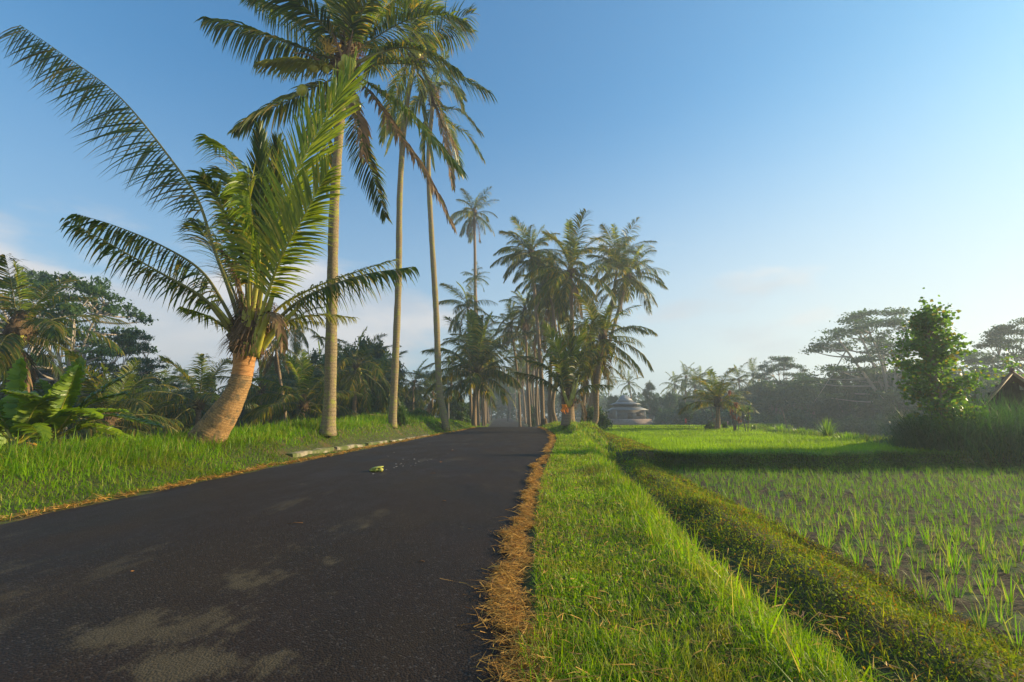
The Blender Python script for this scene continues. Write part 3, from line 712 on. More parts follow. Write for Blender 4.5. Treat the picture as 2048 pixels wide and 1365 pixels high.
CLS = [(84, 22, 3.4), (70, 48, 3.9), (54, 62, 4.1), (36, 66, 4.1), (18, 66, 4.1), (-4, 60, 4.0), (-30, 48, 3.8), (-58, 28, 3.5)]
LOD = {}
for lod, n, w, sg, sd in (('mid', 62, .066, 3, 5), ('far', 34, .11, 2, 3)):
    L = []
    for ci, (e0, bd, Lf) in enumerate(CLS):
        v = []
        for q in range(2):
            dry = ci == 7
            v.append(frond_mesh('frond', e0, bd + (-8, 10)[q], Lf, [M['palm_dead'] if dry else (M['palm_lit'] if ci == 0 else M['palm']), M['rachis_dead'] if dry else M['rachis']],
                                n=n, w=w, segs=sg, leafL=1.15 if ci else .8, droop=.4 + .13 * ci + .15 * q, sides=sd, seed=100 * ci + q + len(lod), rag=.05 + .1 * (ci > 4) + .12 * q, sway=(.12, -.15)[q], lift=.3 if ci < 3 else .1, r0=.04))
        L.append(v)
    LOD[lod] = L

def trunk_obj(P, r0, r1, parent, origin, mat, name='trunk', flare=1.35, sides=12, step=.25, rings=0.0):
    P = np.asarray(P); Ltot = np.linalg.norm(np.diff(P, axis=0), axis=1).sum(); n = max(8, int(Ltot / step))
    C = spline(P, n); l = np.linspace(0, Ltot, n)
    rad = r1 + (r0 - r1) * (1 - l / Ltot) ** .8; rad = rad * (1 + (flare - 1) * np.exp(-l / (r0 * 2.2)))
    rad = rad * (1 + .03 * np.sin(l * 3.1) + .02 * np.sin(l * 7.3 + 1)) + rings * (((l * 9) % 1) - .5)
    V, Q, T, uv = tube(C, rad, sides)
    return Geo().add(V, Q, T, uv=uv).obj(name, mat, parent, smooth=True, origin=origin, use_uv=True)

# unit coconut and boot meshes shared by the palms
def lumpy(r, sx, sz, seed=0, nseg=10, nr=7, amp=.06):
    a = np.linspace(0, 2 * math.pi, nseg, endpoint=False); t = np.linspace(0, math.pi, nr); rr = np.random.default_rng(seed)
    V = np.array([(r * sx * math.sin(q) * math.cos(b) * (1 + amp * math.sin(3 * b + 2 * q)), r * sx * math.sin(q) * math.sin(b), r * sz * math.cos(q)) for q in t for b in a])
    i = np.arange(nr - 1)[:, None] * nseg; j = np.arange(nseg)[None, :]; j2 = (j + 1) % nseg
    return V, np.stack((i + j, i + nseg + j, i + nseg + j2, i + j2), -1).reshape(-1, 4)
coco_me = Geo().add(*lumpy(.13, 1, 1.25)).mesh('coconut', [M['coconut']], smooth=True)
def boot_geo(r, h, n=260, L=.5):
    """fibrous crown base: sheaths and hanging fibres"""
    g = Geo(); P = np.array([(0, 0, -h * .35), (0, 0, 0), (0, 0, h * .4), (0, 0, h)])
    V, Q, T, uv = tube(spline(P, 12), np.interp(np.linspace(0, 1, 12), [0, .25, .6, 1], [r, r * 1.55, r * 1.3, r * .45]), 12)
    V[:-2] *= 1 + .10 * np.sin(np.arange(len(V) - 2)[:, None] * 2.3) * [1, 1, 0]; g.add(V, Q, T, m=0)
    a = rng.uniform(0, 6.28, n); z = rng.uniform(-.3 * h, h, n); rr = r * 1.35
    B = np.stack((np.cos(a) * rr, np.sin(a) * rr, z), 1); D = np.stack((np.cos(a), np.sin(a), rng.normal(.2, .8, n)), 1)
    g.add(*strips(B, D, L * rng.uniform(.2, 1, n), r * .14 * rng.uniform(.4, 1.4, n), 1.6, 4, prof='blade'), m=1)
    return g
boot_me = boot_geo(.2, .8, 160, .5).mesh('crown_base', [M['sheath'], M['fiber']], smooth=False)

def palm(label, base, crown, mids=(), D=None, L=3.4, nf=26, r0=.2, r1=.13, lod='mid', seed=0, group=None, coco=0, emin=-45, emax=86, cat='palm tree', name='coconut_palm', mat='trunk', tall=1.0, drybias=0):
    """base and crown are (px, py, distance); mids likewise"""
    r = random.Random(seed); b = at(*base)
    b[2] = zpt(b[0], b[1]) - .05
    c = at(*crown); P = [b] + [at(*m) for m in mids] + [c]
    if not mids: P = [b, b + (c - b) * .45 + np.array((r.uniform(-.02, .02) * (c - b)[2], 0, 0)), c]
    t = thing(name, label, cat, b, group)
    trunk_obj(P, r0 * .8, r1 * .8, t, b, M[mat], sides=10 if lod == 'mid' else 7, step=.3 if lod == 'mid' else .6)
    co = c - b; k = L / 4.0
    bo = link('crown_base', boot_me, t, tuple(co)); s = r1 / .17; bo.scale = (s, s, s * .9)
    ga = r.uniform(0, 6.28)
    for i in range(nf):
        f = i / (nf - 1); e = emax + (emin - emax) * f ** .85
        ci = min(range(8), key=lambda q: abs(CLS[q][0] - e + r.gauss(0, 4)))
        if ci == 7 and drybias == 0 and r.random() < .5: ci = 6
        o = link('frond', LOD[lod][ci][r.random() < .5], t, tuple(co + np.array((0, 0, .15 - .3 * f)) * k))
        az = ga + i * 2.39996 + r.gauss(0, .15)
        o.rotation_euler = (r.gauss(0, .12), r.gauss(0, .07), az); q = k * r.uniform(.85, 1.12) * (tall if e > 60 else 1); o.scale = (q, q, q)
    for i in range(coco):
        a = r.uniform(0, 6.28); o = link('coconut', coco_me, t, tuple(co + np.array((math.cos(a) * .32, math.sin(a) * .32, -.12 - .3 * r.random())))); o.rotation_euler = (r.gauss(0, .5), r.gauss(0, .5), a)
    return t

# --- the leaning young palm at the left
def Lp(Dist, pts):
    return [at(x, y, Dist + d) for x, y, d in pts]
def hero_fronds(t, origin, D0, specs, w=.05, lscale=1.0):
    for q in specs:
        pts, Lf, n, kw = q[0], q[1], q[2], dict(q[3])
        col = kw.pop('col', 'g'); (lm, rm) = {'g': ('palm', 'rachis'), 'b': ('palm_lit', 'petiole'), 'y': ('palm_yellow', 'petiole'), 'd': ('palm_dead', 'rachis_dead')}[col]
        kw.setdefault('segs', 4); kw.setdefault('w', w)
        (lv, lq), (tv, tq, tt) = frond_geo(Lp(D0, pts), n=n, leafL=Lf * lscale, sides=8, **kw)
        fo = Geo().add(lv, lq).obj('frond', M[lm], t, origin=origin)
        Geo().add(tv, tq, tt).obj('midrib', M[rm], fo, smooth=True, origin=origin)

D1 = 10.2
b = at(412, 893, D1); b[2] = zpt(b[0], b[1]) - .12
t = thing('coconut_palm', 'short leaning coconut palm with thick curved orange trunk on the left bank', 'palm tree', b)
TP = [(350, 958, 0), (385, 918, 0), (412, 880, 0), (446, 831, 0), (466, 798, 0), (480, 765, 0), (487, 735, 0), (491, 700, 0), (500, 655, 0)]
P = np.array([at(x, y, D1 + d) for x, y, d in TP]); n = 260; C = spline(P, n); l = np.linspace(0, 1, n)
rad = np.interp(l, [0, .14, .27, .43, .6, .74, .86, 1], [.40, .40, .37, .305, .225, .205, .235, .16])
Lt = np.linalg.norm(np.diff(C, axis=0), axis=1).sum(); rg = ((l * Lt * 19 + .5 * np.sin(l * 47) + .3 * np.sin(l * 91)) % 1)
rad = rad * (1 + .02 * (rg - .5) + .015 * np.sin(l * 31) + .012 * np.sin(l * 77 + 1))
V, Q, T, uv = tube(C, rad, 24); uv[:, 1] *= 1.0
Geo().add(V, Q, T, uv=uv).obj('trunk', M['trunk_lean'], t, smooth=True, origin=b, use_uv=True)
# orange fibre wrap under the crown
wl_ = slice(int(n * .70), int(n * .83)); V, Q, T, uv = tube(C[wl_], rad[wl_] * 1.035 * (1 + .02 * np.sin(np.arange(n)[wl_] * .8)), 24, cap=False)
M['wrap'] = noise_mat('orange_bark_band', (.38, .16, .045), (.54, .28, .10), 14, .8, .8, cc=(.22, .12, .05), ccs=5, stretch=(.5, .5, 3))
Geo().add(V, Q).obj('bark_band', M['wrap'], t, smooth=True, origin=b)
cr = at(500, 672, D1)
bg_ = boot_geo(.26, .95, 520, .45); o = link('crown_base', bg_.mesh('crown_base', [M['sheath'], M['fiber']]), t, tuple(cr - b - np.array((.05, 0, .1)))); o.rotation_euler = (0, R(10), 0)
F = [
 # long frond up and out to the left, then bent over
 ([(492, 690, 0), (462, 590, .1), (425, 490, .2), (398, 405, .3), (350, 330, .4), (240, 195, .6), (120, 105, .8), (40, 50, 1.0)], 1.5, 104, dict(bare=.30, droop=.55, ang=(38, 24), r0=.05, lift=-1.25, peak=.3, tipL=.6, w=.07)),
 ([(486, 690, 0), (448, 610, -.1), (400, 540, -.2), (320, 490, -.3), (230, 452, -.4), (152, 428, -.5)], .92, 84, dict(bare=.22, droop=1.2, rag=.12, r0=.05, lift=-.5)),
 ([(480, 690, 0), (440, 635, -.4), (400, 592, -.6), (310, 540, -.9), (220, 488, -1.2), (128, 437, -1.5)], .72, 80, dict(bare=.24, droop=1.4, rag=.30, r0=.055, lift=-.4)),
 ([(478, 680, 0), (450, 655, .3), (415, 632, .5), (365, 616, .8)], .5, 34, dict(bare=.25, droop=1.1, r0=.04)),
 # upright spears
 ([(500, 680, 0), (512, 560, .1), (520, 420, .1), (518, 262, .1)], .85, 90, dict(bare=.30, droop=.05, ang=(30, 13), nrmv=(0, -1, .1), r0=.05, lift=.0)),
 ([(503, 680, .1), (520, 560, .2), (540, 420, .3), (556, 285, .4)], .85, 84, dict(bare=.30, droop=.05, ang=(30, 13), nrmv=(0, -1, .1), r0=.05, col='g')),
 # big bright one up to the right
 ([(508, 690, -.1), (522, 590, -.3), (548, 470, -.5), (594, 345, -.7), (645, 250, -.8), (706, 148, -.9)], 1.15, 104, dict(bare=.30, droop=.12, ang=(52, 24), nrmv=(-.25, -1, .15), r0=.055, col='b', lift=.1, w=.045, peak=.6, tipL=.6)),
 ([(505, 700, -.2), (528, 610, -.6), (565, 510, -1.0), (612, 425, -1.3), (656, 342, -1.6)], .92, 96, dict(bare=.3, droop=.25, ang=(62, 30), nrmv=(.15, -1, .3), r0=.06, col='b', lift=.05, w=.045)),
 # broken one curling to the left
 ([(500, 680, .2), (492, 560, .3), (487, 440, .4), (478, 350, .5), (455, 300, .7), (415, 274, 1.0)], 1.0, 76, dict(bare=.34, droop=.9, ang=(70, 30), r0=.045, lift=.1)),
 ([(496, 680, -.1), (480, 570, -.4), (462, 470, -.7), (440, 400, -1.0), (405, 352, -1.4)], .95, 72, dict(bare=.34, droop=.8, ang=(68, 30), r0=.045, rag=.05)),
 ([(500, 680, -.2), (498, 570, -.6), (505, 470, -1.1), (500, 400, -1.6), (492, 352, -2.1)], .95, 84, dict(bare=.36, droop=.7, ang=(72, 36), nrmv=(0, -1, .8), r0=.05, col='b')),
 ([(505, 680, .2), (528, 560, .6), (556, 450, 1.0), (585, 380, 1.4), (640, 330, 2.0)], .95, 80, dict(bare=.34, droop=.5, ang=(66, 30), r0=.045)),
 ([(498, 680, .3), (470, 590, .8), (438, 520, 1.3), (410, 470, 1.8), (392, 440, 2.4)], .85, 66, dict(bare=.34, droop=.7, r0=.045)),
 ([(504, 680, .3), (520, 580, .9), (530, 500, 1.5), (560, 430, 2.2), (600, 400, 2.9)], .9, 70, dict(bare=.36, droop=.6, r0=.045)),
 # low fronds to the right
 ([(515, 690, 0), (560, 635, -.1), (620, 590, -.2), (720, 552, -.3), (825, 534, -.4)], .72, 80, dict(bare=.26, droop=1.2, r0=.055, rag=.1, tipL=.5, lift=-.3)),
 ([(512, 685, .2), (556, 618, .3), (630, 575, .4), (710, 545, .6), (792, 519, .8)], .6, 66, dict(bare=.26, droop=1.2, r0=.05, rag=.1, col='y')),
 ([(515, 695, .1), (548, 655, .4), (600, 636, .8), (655, 630, 1.1), (708, 636, 1.4)], .55, 50, dict(bare=.26, droop=1.1, r0=.045, col='y')),
 ([(500, 680, .3), (502, 560, .5), (490, 450, .8), (470, 380, 1.2), (440, 340, 1.8)], 1.0, 80, dict(bare=.36, droop=.8, r0=.045)),
 # dry ones
 ([(505, 680, -.2), (530, 640, -.4), (545, 625, -.5), (560, 655, -.6), (566, 700, -.7)], .42, 40, dict(bare=.15, droop=1.4, r0=.03, col='d', rag=.2)),
 ([(495, 670, -.2), (478, 590, -.4), (462, 530, -.5), (445, 505, -.6)], .5, 40, dict(bare=.3, droop=1.3, r0=.035, col='d', rag=.2)),
]
hero_fronds(t, b, D1, F, w=.058, lscale=1.15)
# thick yellow leaf stalks at the crown
for pts, r_ in (([(508, 712, -.2), (530, 640, -.42), (550, 575, -.6)], .075), ([(493, 712, -.22), (490, 640, -.3), (494, 590, -.35)], .08), ([(520, 700, -.15), (556, 655, -.2), (600, 612, -.25)], .06), ([(478, 705, -.1), (462, 655, -.2), (425, 605, -.5)], .06), ([(500, 640, -.3), (514, 560, -.4), (520, 480, -.4)], .05)):
    V, Q, T, uv = tube(spline(Lp(D1, pts), 14), np.linspace(r_ * 1.7, r_ * .6, 14), 8, .6); Geo().add(V, Q, T).obj('leaf_stalk', M['petiole'], t, smooth=True, origin=b)

# --- big palm 1
D2 = 14.0
b = at(655, 860, D2); b[2] = zpt(b[0], b[1]) - .1
t = thing('coconut_palm', 'tallest thick grey trunked coconut palm with yellow coconuts behind the leaning palm', 'palm tree', b)
P = [at(655, 872, D2), at(660, 790, D2), at(664, 600, D2), at(669, 400, D2), at(680, 250, D2), at(692, 130, D2)]
trunk_obj(P, .185, .125, t, b, M['trunk_big'], flare=1.4, sides=20, step=.08, rings=.006)
cr = at(692, 125, D2)
o = link('crown_base', boot_geo(.26, 1.3, 420, .7).mesh('crown_base', [M['sheath'], M['fiber']]), t, tuple(cr - b - np.array((0, 0, .3))))
F = [
 ([(690, 125, 0), (640, 110, -.2), (560, 80, -.4), (480, 52, -.6), (414, 36, -.8)], 1.25, 76, dict(bare=.12, droop=1.7, r0=.06, lift=.0)),
 ([(690, 120, .2), (650, 85, .4), (600, 50, .6), (550, 20, .8), (500, -5, 1.0)], 1.2, 76, dict(bare=.12, droop=1.2, r0=.06)),
 ([(688, 115, -.3), (655, 60, -.8), (610, 15, -1.4), (560, -15, -2.0), (500, -25, -2.6)], 1.15, 70, dict(bare=.15, droop=.9)),
 ([(690, 110, .2), (672, 50, .3), (645, -20, .5), (610, -90, .7), (560, -130, 1.0)], 1.15, 70, dict(bare=.12, droop=.4)),
 ([(692, 110, -.2), (688, 40, -.6), (680, -40, -1.0), (660, -110, -1.6)], 1.1, 70, dict(bare=.12, droop=.4, nrmv=(0, -1, .3))),
 ([(695, 110, -.2), (715, 50, -.6), (745, -15, -1.2), (790, -80, -1.8)], 1.15, 76, dict(bare=.14, droop=.5, nrmv=(.3, -1, .2))),
 ([(698, 112, .3), (730, 65, .6), (775, 10, 1.0), (830, -30, 1.4), (880, -40, 1.8)], 1.15, 76, dict(bare=.14, droop=.7)),
 ([(700, 118, -.2), (745, 80, -.5), (805, 45, -.9), (870, 30, -1.3), (930, 45, -1.7)], 1.1, 76, dict(bare=.2, droop=.9)),
 ([(702, 132, -.2), (745, 112, -.5), (800, 95, -.9), (860, 108, -1.3), (915, 140, -1.6)], .9, 70, dict(bare=.3, droop=1.0, r0=.07, col='g')),
 ([(702, 138, 0), (760, 128, -.1), (830, 130, -.3), (905, 148, -.5), (980, 184, -.7)], 1.15, 84, dict(bare=.14, droop=1.2, col='g', rag=.08)),
 ([(700, 145, -.2), (745, 172, -.7), (808, 215, -1.2), (862, 275, -1.6), (918, 335, -1.9)], 1.15, 84, dict(bare=.14, droop=.9)),
 ([(698, 150, -.3), (740, 185, -.9), (800, 272, -1.4), (850, 345, -1.7), (905, 450, -1.9)], .9, 84, dict(bare=.16, droop=1.1, col='d', rag=.2)),
 ([(696, 155, 0), (706, 220, -.3), (722, 290, -.5), (745, 350, -.6), (772, 435, -.7)], .85, 70, dict(bare=.25, droop=.5, ang=(50, 25), nrmv=(0, -1, 0))),
 ([(688, 150, .1), (640, 170, .2), (590, 195, .3), (530, 225, .4), (470, 260, .5)], .95, 66, dict(bare=.14, droop=1.3, rag=.1)),
 ([(688, 145, -.4), (640, 130, -.9), (580, 124, -1.4), (515, 126, -1.9)], .75, 54, dict(bare=.14, droop=1.2, col='y', tipL=.2)),
 ([(690, 150, -.2), (655, 200, -.4), (625, 260, -.5), (600, 330, -.6)], .85, 56, dict(bare=.14, droop=.8)),
 ([(690, 150, .2), (668, 220, .5), (655, 300, .8), (650, 380, 1.0)], .7, 50, dict(bare=.14, droop=.8, rag=.15)),
 ([(690, 118, .5), (676, 90, 1.4), (660, 90, 2.4), (640, 120, 3.3)], 1.0, 60, dict(bare=.15, droop=.7)),
 ([(695, 118, .5), (722, 90, 1.4), (750, 90, 2.4), (775, 120, 3.3)], 1.0, 60, dict(bare=.15, droop=.7)),
 ([(692, 110, .5), (690, 60, 1.4), (692, 20, 2.4), (700, 10, 3.3)], 1.0, 60, dict(bare=.15, droop=.6)),
 ([(694, 150, -.3), (705, 200, -.8), (720, 250, -1.1), (728, 320, -1.3)], .7, 46, dict(bare=.2, droop=1.0, col='d', rag=.25)),
]
hero_fronds(t, b, D2, [(q[0], q[1], int(q[2] * 1.2), q[3]) for q in F], w=.062, lscale=1.22)
def coco(t, b, px, py, D, s=1.0):
    o = link('coconut', coco_me, t, tuple(at(px, py, D) - b)); o.scale = (s, s, s); o.rotation_euler = (random.gauss(0, .4), random.gauss(0, .4), random.uniform(0, 6))
for px, py, dd, s in ((609, 127, -.5, .8), (627, 134, -.5, 1), (691, 122, -.7, 1), (703, 129, -.7, 1.05), (604, 181, -.3, 1.1), (709, 210, -.4, .9), (706, 222, -.4, .9), (712, 200, -.4, .8), (699, 216, -.5, .9), (715, 215, -.3, .9), (684, 132, -.5, .9), (652, 140, -.5, .8)): coco(t, b, px, py, D2 + dd - .35, s * 1.15)
# flower spathes
for i in range(26):
    x0, y0 = 655 + random.uniform(-6, 6), 105 + random.uniform(-5, 5); a = random.uniform(-2.4, -.2)
    if i == 0: sp = Geo()
    V, Q, T, uv = tube(spline(Lp(D2 - .6, [(x0, y0, 0), (x0 + 16 * math.cos(a), y0 + 16 * math.sin(a), -.05), (x0 + 30 * math.cos(a), y0 + 30 * math.sin(a) + 3, random.uniform(-.2, .2))]), 5), .012, 4); sp.add(V, Q, T)
sp.obj('flower_stalks', noise_mat('flower_stalk', (.42, .26, .04), (.55, .36, .06), 9, .7, .1), t, origin=b)
for pts in ([(690, 130, -.5), (675, 90, -.7), (660, 50, -.8)], [(694, 135, -.5), (700, 90, -.7), (706, 60, -.8)], [(640, 122, -.4), (610, 108, -.6), (586, 107, -.8)]):
    V, Q, T, uv = tube(spline(Lp(D2, pts), 10), np.linspace(.05, .015, 10), 6, .6); Geo().add(V, Q, T).obj('spathe', M['rachis_dead'], t, smooth=True, origin=b)

# --- palm 2
D3 = 20.0
b = at(785, 842, D3); b[2] = zpt(b[0], b[1]) - .1
t = thing('coconut_palm', 'tall slender coconut palm standing second from the left along the road bank', 'palm tree', b)
P = [at(784, 856, D3), at(789, 760, D3), at(797, 560, D3), at(800, 380, D3), at(812, 220, D3), at(832, 110, D3)]
trunk_obj(P, .165, .105, t, b, M['trunk_big'], flare=1.4, sides=16, step=.12, rings=.004)
cr = at(832, 105, D3); o = link('crown_base', boot_geo(.24, 1.2, 320, .6).mesh('crown_base', [M['sheath'], M['fiber']]), t, tuple(cr - b - np.array((0, 0, .3))))
F = [
 ([(835, 95, 0), (860, 75, -.2), (895, 48, -.4), (945, 26, -.6)], 1.2, 50, dict(bare=.18, droop=.6, rag=.25)),
 ([(838, 98, .3), (870, 76, .5), (905, 62, .7), (946, 66, .9)], 1.15, 54, dict(bare=.18, droop=1.0, rag=.1)),
 ([(832, 90, .1), (840, 45, .2), (852, 0, .3), (868, -60, .4)], 1.2, 60, dict(bare=.15, droop=.4, nrmv=(0, -1, .2), col='b')),
 ([(830, 90, -.2), (822, 45, -.5), (812, 0, -.9), (795, -50, -1.3)], 1.2, 60, dict(bare=.15, droop=.5, nrmv=(0, -1, .2))),
 ([(828, 92, .2), (800, 60, .5), (770, 35, .9), (735, 25, 1.3)], 1.2, 56, dict(bare=.15, droop=.8)),
 ([(828, 100, .3), (795, 95, .6), (760, 110, .9), (730, 140, 1.2)], 1.1, 56, dict(bare=.15, droop=1.0)),
 ([(838, 108, .2), (870, 125, .3), (900, 160, .4), (925, 210, .5)], 1.1, 56, dict(bare=.15, droop=1.0)),
 ([(836, 112, 0), (855, 170, .1), (880, 230, .2), (912, 300, .3)], 1.0, 56, dict(bare=.15, droop=.8, col='d', rag=.1)),
 ([(832, 115, 0), (838, 180, 0), (850, 250, 0), (865, 330, 0)], .95, 54, dict(bare=.15, droop=.6, rag=.1)),
 ([(830, 115, -.2), (815, 170, -.5), (800, 230, -.7), (775, 300, -.9)], 1.0, 54, dict(bare=.15, droop=.9)),
 ([(832, 95, .5), (835, 80, 1.6), (840, 85, 2.7), (845, 120, 3.6)], 1.1, 50, dict(bare=.15, droop=.7)),
 ([(832, 95, -.5), (838, 70, -1.6), (846, 70, -2.7), (855, 105, -3.6)], 1.1, 50, dict(bare=.15, droop=.8)),
 ([(830, 112, .3), (805, 150, .8), (785, 210, 1.1), (765, 280, 1.3)], 1.0, 50, dict(bare=.15, droop=.9)),
 ([(833, 112, .2), (860, 180, .6), (895, 250, .9), (925, 345, 1.2)], 1.0, 54, dict(bare=.15, droop=.8)),
]
hero_fronds(t, b, D3, [(q[0], q[1], int(q[2] * 1.25), q[3]) for q in F], w=.075, lscale=1.25)
for px, py in ((840, 92), (841, 103), (836, 110), (823, 92), (833, 88), (846, 98), (828, 104)): coco(t, b, px, py, D3 - .5, 1.15)
# --- palm 3
D4 = 28.0
b = at(886, 850, D4); b[2] = zpt(b[0], b[1]) - .1
t = thing('coconut_palm', 'coconut palm third from the left whose trunk curves out at its foot', 'palm tree', b)
P = [at(893, 862, D4), at(886, 820, D4), at(878, 770, D4), at(872, 620, D4), at(862, 450, D4), at(857, 320, D4), at(866, 200, D4)]
trunk_obj(P, .21, .13, t, b, M['trunk_big'], flare=1.2, sides=14, step=.18, rings=.004)
cr = at(868, 195, D4); o = link('crown_base', boot_geo(.24, 1.2, 200, .6).mesh('crown_base', [M['sheath'], M['fiber']]), t, tuple(cr - b - np.array((0, 0, .3))))
F = [
 ([(868, 190, 0), (890, 215, -.3), (925, 225, -.6), (962, 265, -.9)], 1.3, 46, dict(bare=.15, droop=.9, rag=.2)),
 ([(868, 195, 0), (900, 245, -.2), (935, 270, -.3), (966, 318, -.4)], 1.3, 48, dict(bare=.15, droop=.9, rag=.1)),
 ([(868, 185, 0), (872, 160, .1), (880, 130, .2), (895, 110, .3)], 1.3, 46, dict(bare=.15, droop=.5, col='b')),
 ([(868, 185, .3), (850, 150, .6), (835, 130, .9), (810, 125, 1.3)], 1.3, 46, dict(bare=.15, droop=.7)),
 ([(866, 195, .2), (840, 200, .4), (815, 225, .7), (795, 262, 1)], 1.3, 46, dict(bare=.15, droop=.9)),
 ([(866, 200, 0), (855, 240, 0), (850, 290, 0), (852, 350, 0)], 1.1, 46, dict(bare=.15, droop=.7)),
 ([(868, 200, -.2), (882, 250, -.5), (895, 310, -.7), (905, 375, -.9)], 1.2, 46, dict(bare=.15, droop=.8, col='d', rag=.1)),
 ([(868, 200, .2), (890, 240, .6), (905, 290, 1), (918, 350, 1.3)], 1.2, 46, dict(bare=.15, droop=.8)),
 ([(868, 188, -.5), (885, 170, -1.6), (905, 172, -2.7), (925, 195, -3.6)], 1.2, 46, dict(bare=.15, droop=.8)),
 ([(868, 188, .5), (862, 170, 1.6), (852, 172, 2.7), (845, 195, 3.6)], 1.2, 46, dict(bare=.15, droop=.8)),
]
hero_fronds(t, b, D4, [(q[0], q[1], int(q[2] * 1.2), q[3]) for q in F], w=.095, lscale=1.15)

# --- young palm with the orange cloth, right verge
D5 = 28.0
b = at(1136, 846, D5); b[2] = zpt(b[0], b[1]) - .1
t = thing('coconut_palm', 'young palm with an orange cloth tied at its foot on the right road verge', 'palm tree', b)
P = [at(1136, 852, D5), at(1137, 825, D5), at(1138, 795, D5)]
trunk_obj(P, .38, .26, t, b, M['trunk'], flare=1.2, sides=14, step=.12, rings=.02)
cr = at(1138, 795, D5); o = link('crown_base', boot_geo(.27, 1.3, 300, .6).mesh('crown_base', [M['sheath'], M['fiber']]), t, tuple(cr - b - np.array((0, 0, .2))))
F = [
 ([(1138, 800, 0), (1138, 760, 0), (1148, 700, 0), (1172, 640, 0)], .9, 56, dict(bare=.25, droop=.1, ang=(45, 20), nrmv=(0, -1, .2), col='b', r0=.08)),
 ([(1136, 800, 0), (1128, 750, 0), (1112, 690, 0), (1088, 650, 0)], 1.0, 56, dict(bare=.25, droop=.3, ang=(55, 25), nrmv=(0, -1, .2), col='b', r0=.08)),
 ([(1137, 800, 0), (1136, 740, 0), (1138, 690, 0), (1140, 645, 0)], .9, 56, dict(bare=.25, droop=.0, ang=(35, 15), nrmv=(0, -1, .2), r0=.07)),
 ([(1134, 800, -.1), (1116, 765, -.3), (1092, 735, -.5), (1060, 722, -.7)], 1.1, 56, dict(bare=.2, droop=.9)),
 ([(1134, 805, 0), (1112, 778, -.1), (1080, 756, -.2), (1030, 745, -.3)], .95, 56, dict(bare=.25, droop=1.2)),
 ([(1142, 805, 0), (1160, 780, -.1), (1185, 770, -.2), (1222, 772, -.3)], .95, 56, dict(bare=.25, droop=1.2, col='g')),
 ([(1142, 800, .2), (1165, 755, .4), (1190, 722, .6), (1215, 712, .8)], 1.1, 56, dict(bare=.2, droop=.9)),
 ([(1140, 800, -.2), (1152, 745, -.6), (1165, 710, -1.1), (1185, 700, -1.8)], 1.1, 56, dict(bare=.2, droop=.7)),
 ([(1136, 800, -.2), (1122, 745, -.7), (1110, 715, -1.3), (1098, 712, -2.0)], 1.1, 56, dict(bare=.2, droop=.7)),
 ([(1140, 800, .4), (1146, 735, 1.2), (1150, 705, 2.0), (1158, 710, 2.9)], 1.1, 50, dict(bare=.2, droop=.7)),
 ([(1136, 800, .4), (1126, 735, 1.2), (1118, 705, 2.0), (1110, 710, 2.9)], 1.1, 50, dict(bare=.2, droop=.7)),
 ([(1140, 815, -.2), (1156, 800, -.5), (1166, 812, -.7), (1170, 838, -.8)], .5, 30, dict(bare=.2, droop=1.2, col='d')),
]
hero_fronds(t, b, D5, F, w=.08)
for x1, x2 in ((1138, 1158), (1138, 1120), (1137, 1150)):
    V, Q, T, uv = tube(spline(Lp(D5, [(x1, 815, -.35), ((x1 + x2) / 2, 790, -.45), (x2, 750, -.4)]), 12), np.linspace(.13, .04, 12), 7, .6); Geo().add(V, Q, T).obj('leaf_stalk', M['petiole'], t, smooth=True, origin=b)
c = at(1129, 818, D5 - .55); g = Geo()
for k in range(5):
    yy = np.linspace(0, 1, 9); off = k * .07 - .14
    for a, q in ((0, 1),):
        V = np.array([(c[0] + off + .05 * math.sin(s * 5 + k), c[1] + .04 * math.sin(k * 2 + s * 6), c[2] + .26 - s * (.42 + .07 * (k % 3))) for s in yy])
        g.add(*tube(V, .045 + .012 * np.sin(yy * 9 + k), 6, .5)[:3])
tag(g.obj('cloth', M['cloth'], smooth=True), 'orange cloth bundle tied round the foot of the young palm', 'cloth')

# --- middle palms
palm('tall lone palm with small crown rising above the road left of centre', (952, 850, 55), (948, 428, 55), [(951, 700, 55), (950, 520, 55)], L=3.7, nf=24, r0=.26, r1=.2, seed=1, coco=3, emin=-60)
palm('small crowned distant palm right behind the lone palm trunk', (955, 850, 82), (951, 556, 82), L=3.1, nf=18, r0=.22, r1=.16, lod='far', seed=2, emin=-20)
palm('low broad palm with full drooping crown at the left road edge ahead', (948, 852, 43), (951, 752, 43), [(949, 815, 43)], L=5.6, nf=36, r0=.26, r1=.2, seed=3, emin=-12, tall=1.15, drybias=1)
palm('tall slim palm leaning left with open crown above the middle of the road', (1086, 842, 42), (1062, 508, 42), [(1082, 740, 42), (1072, 620, 42)], L=3.8, nf=34, r0=.24, r1=.17, seed=4, coco=4, emin=-45)
palm('straight palm with wide starry crown above the young palm', (1142, 850, 37), (1141, 548, 37), [(1145, 700, 37)], L=4.4, nf=34, r0=.24, r1=.19, seed=5, coco=4, emin=-50, tall=1.15)
palm('leaning palm with the rightmost crown of the avenue group', (1178, 858, 42), (1257, 553, 42), [(1192, 780, 42), (1220, 680, 42)], L=4.0, nf=32, r0=.24, r1=.16, seed=6, coco=3, emin=-45)
palm('palm with grey green crown just left of the rightmost avenue crown', (1172, 858, 46), (1236, 520, 46), [(1190, 760, 46), (1222, 620, 46)], L=4.1, nf=32, r0=.24, r1=.16, seed=7, emin=-35, tall=1.1)
palm('palm with curved foot at the ditch and broad crown reaching right', (1180, 866, 30), (1206, 680, 30), [(1192, 838, 30), (1193, 780, 30), (1200, 720, 30)], L=3.6, nf=26, r0=.22, r1=.17, seed=8, emin=-50, drybias=1)
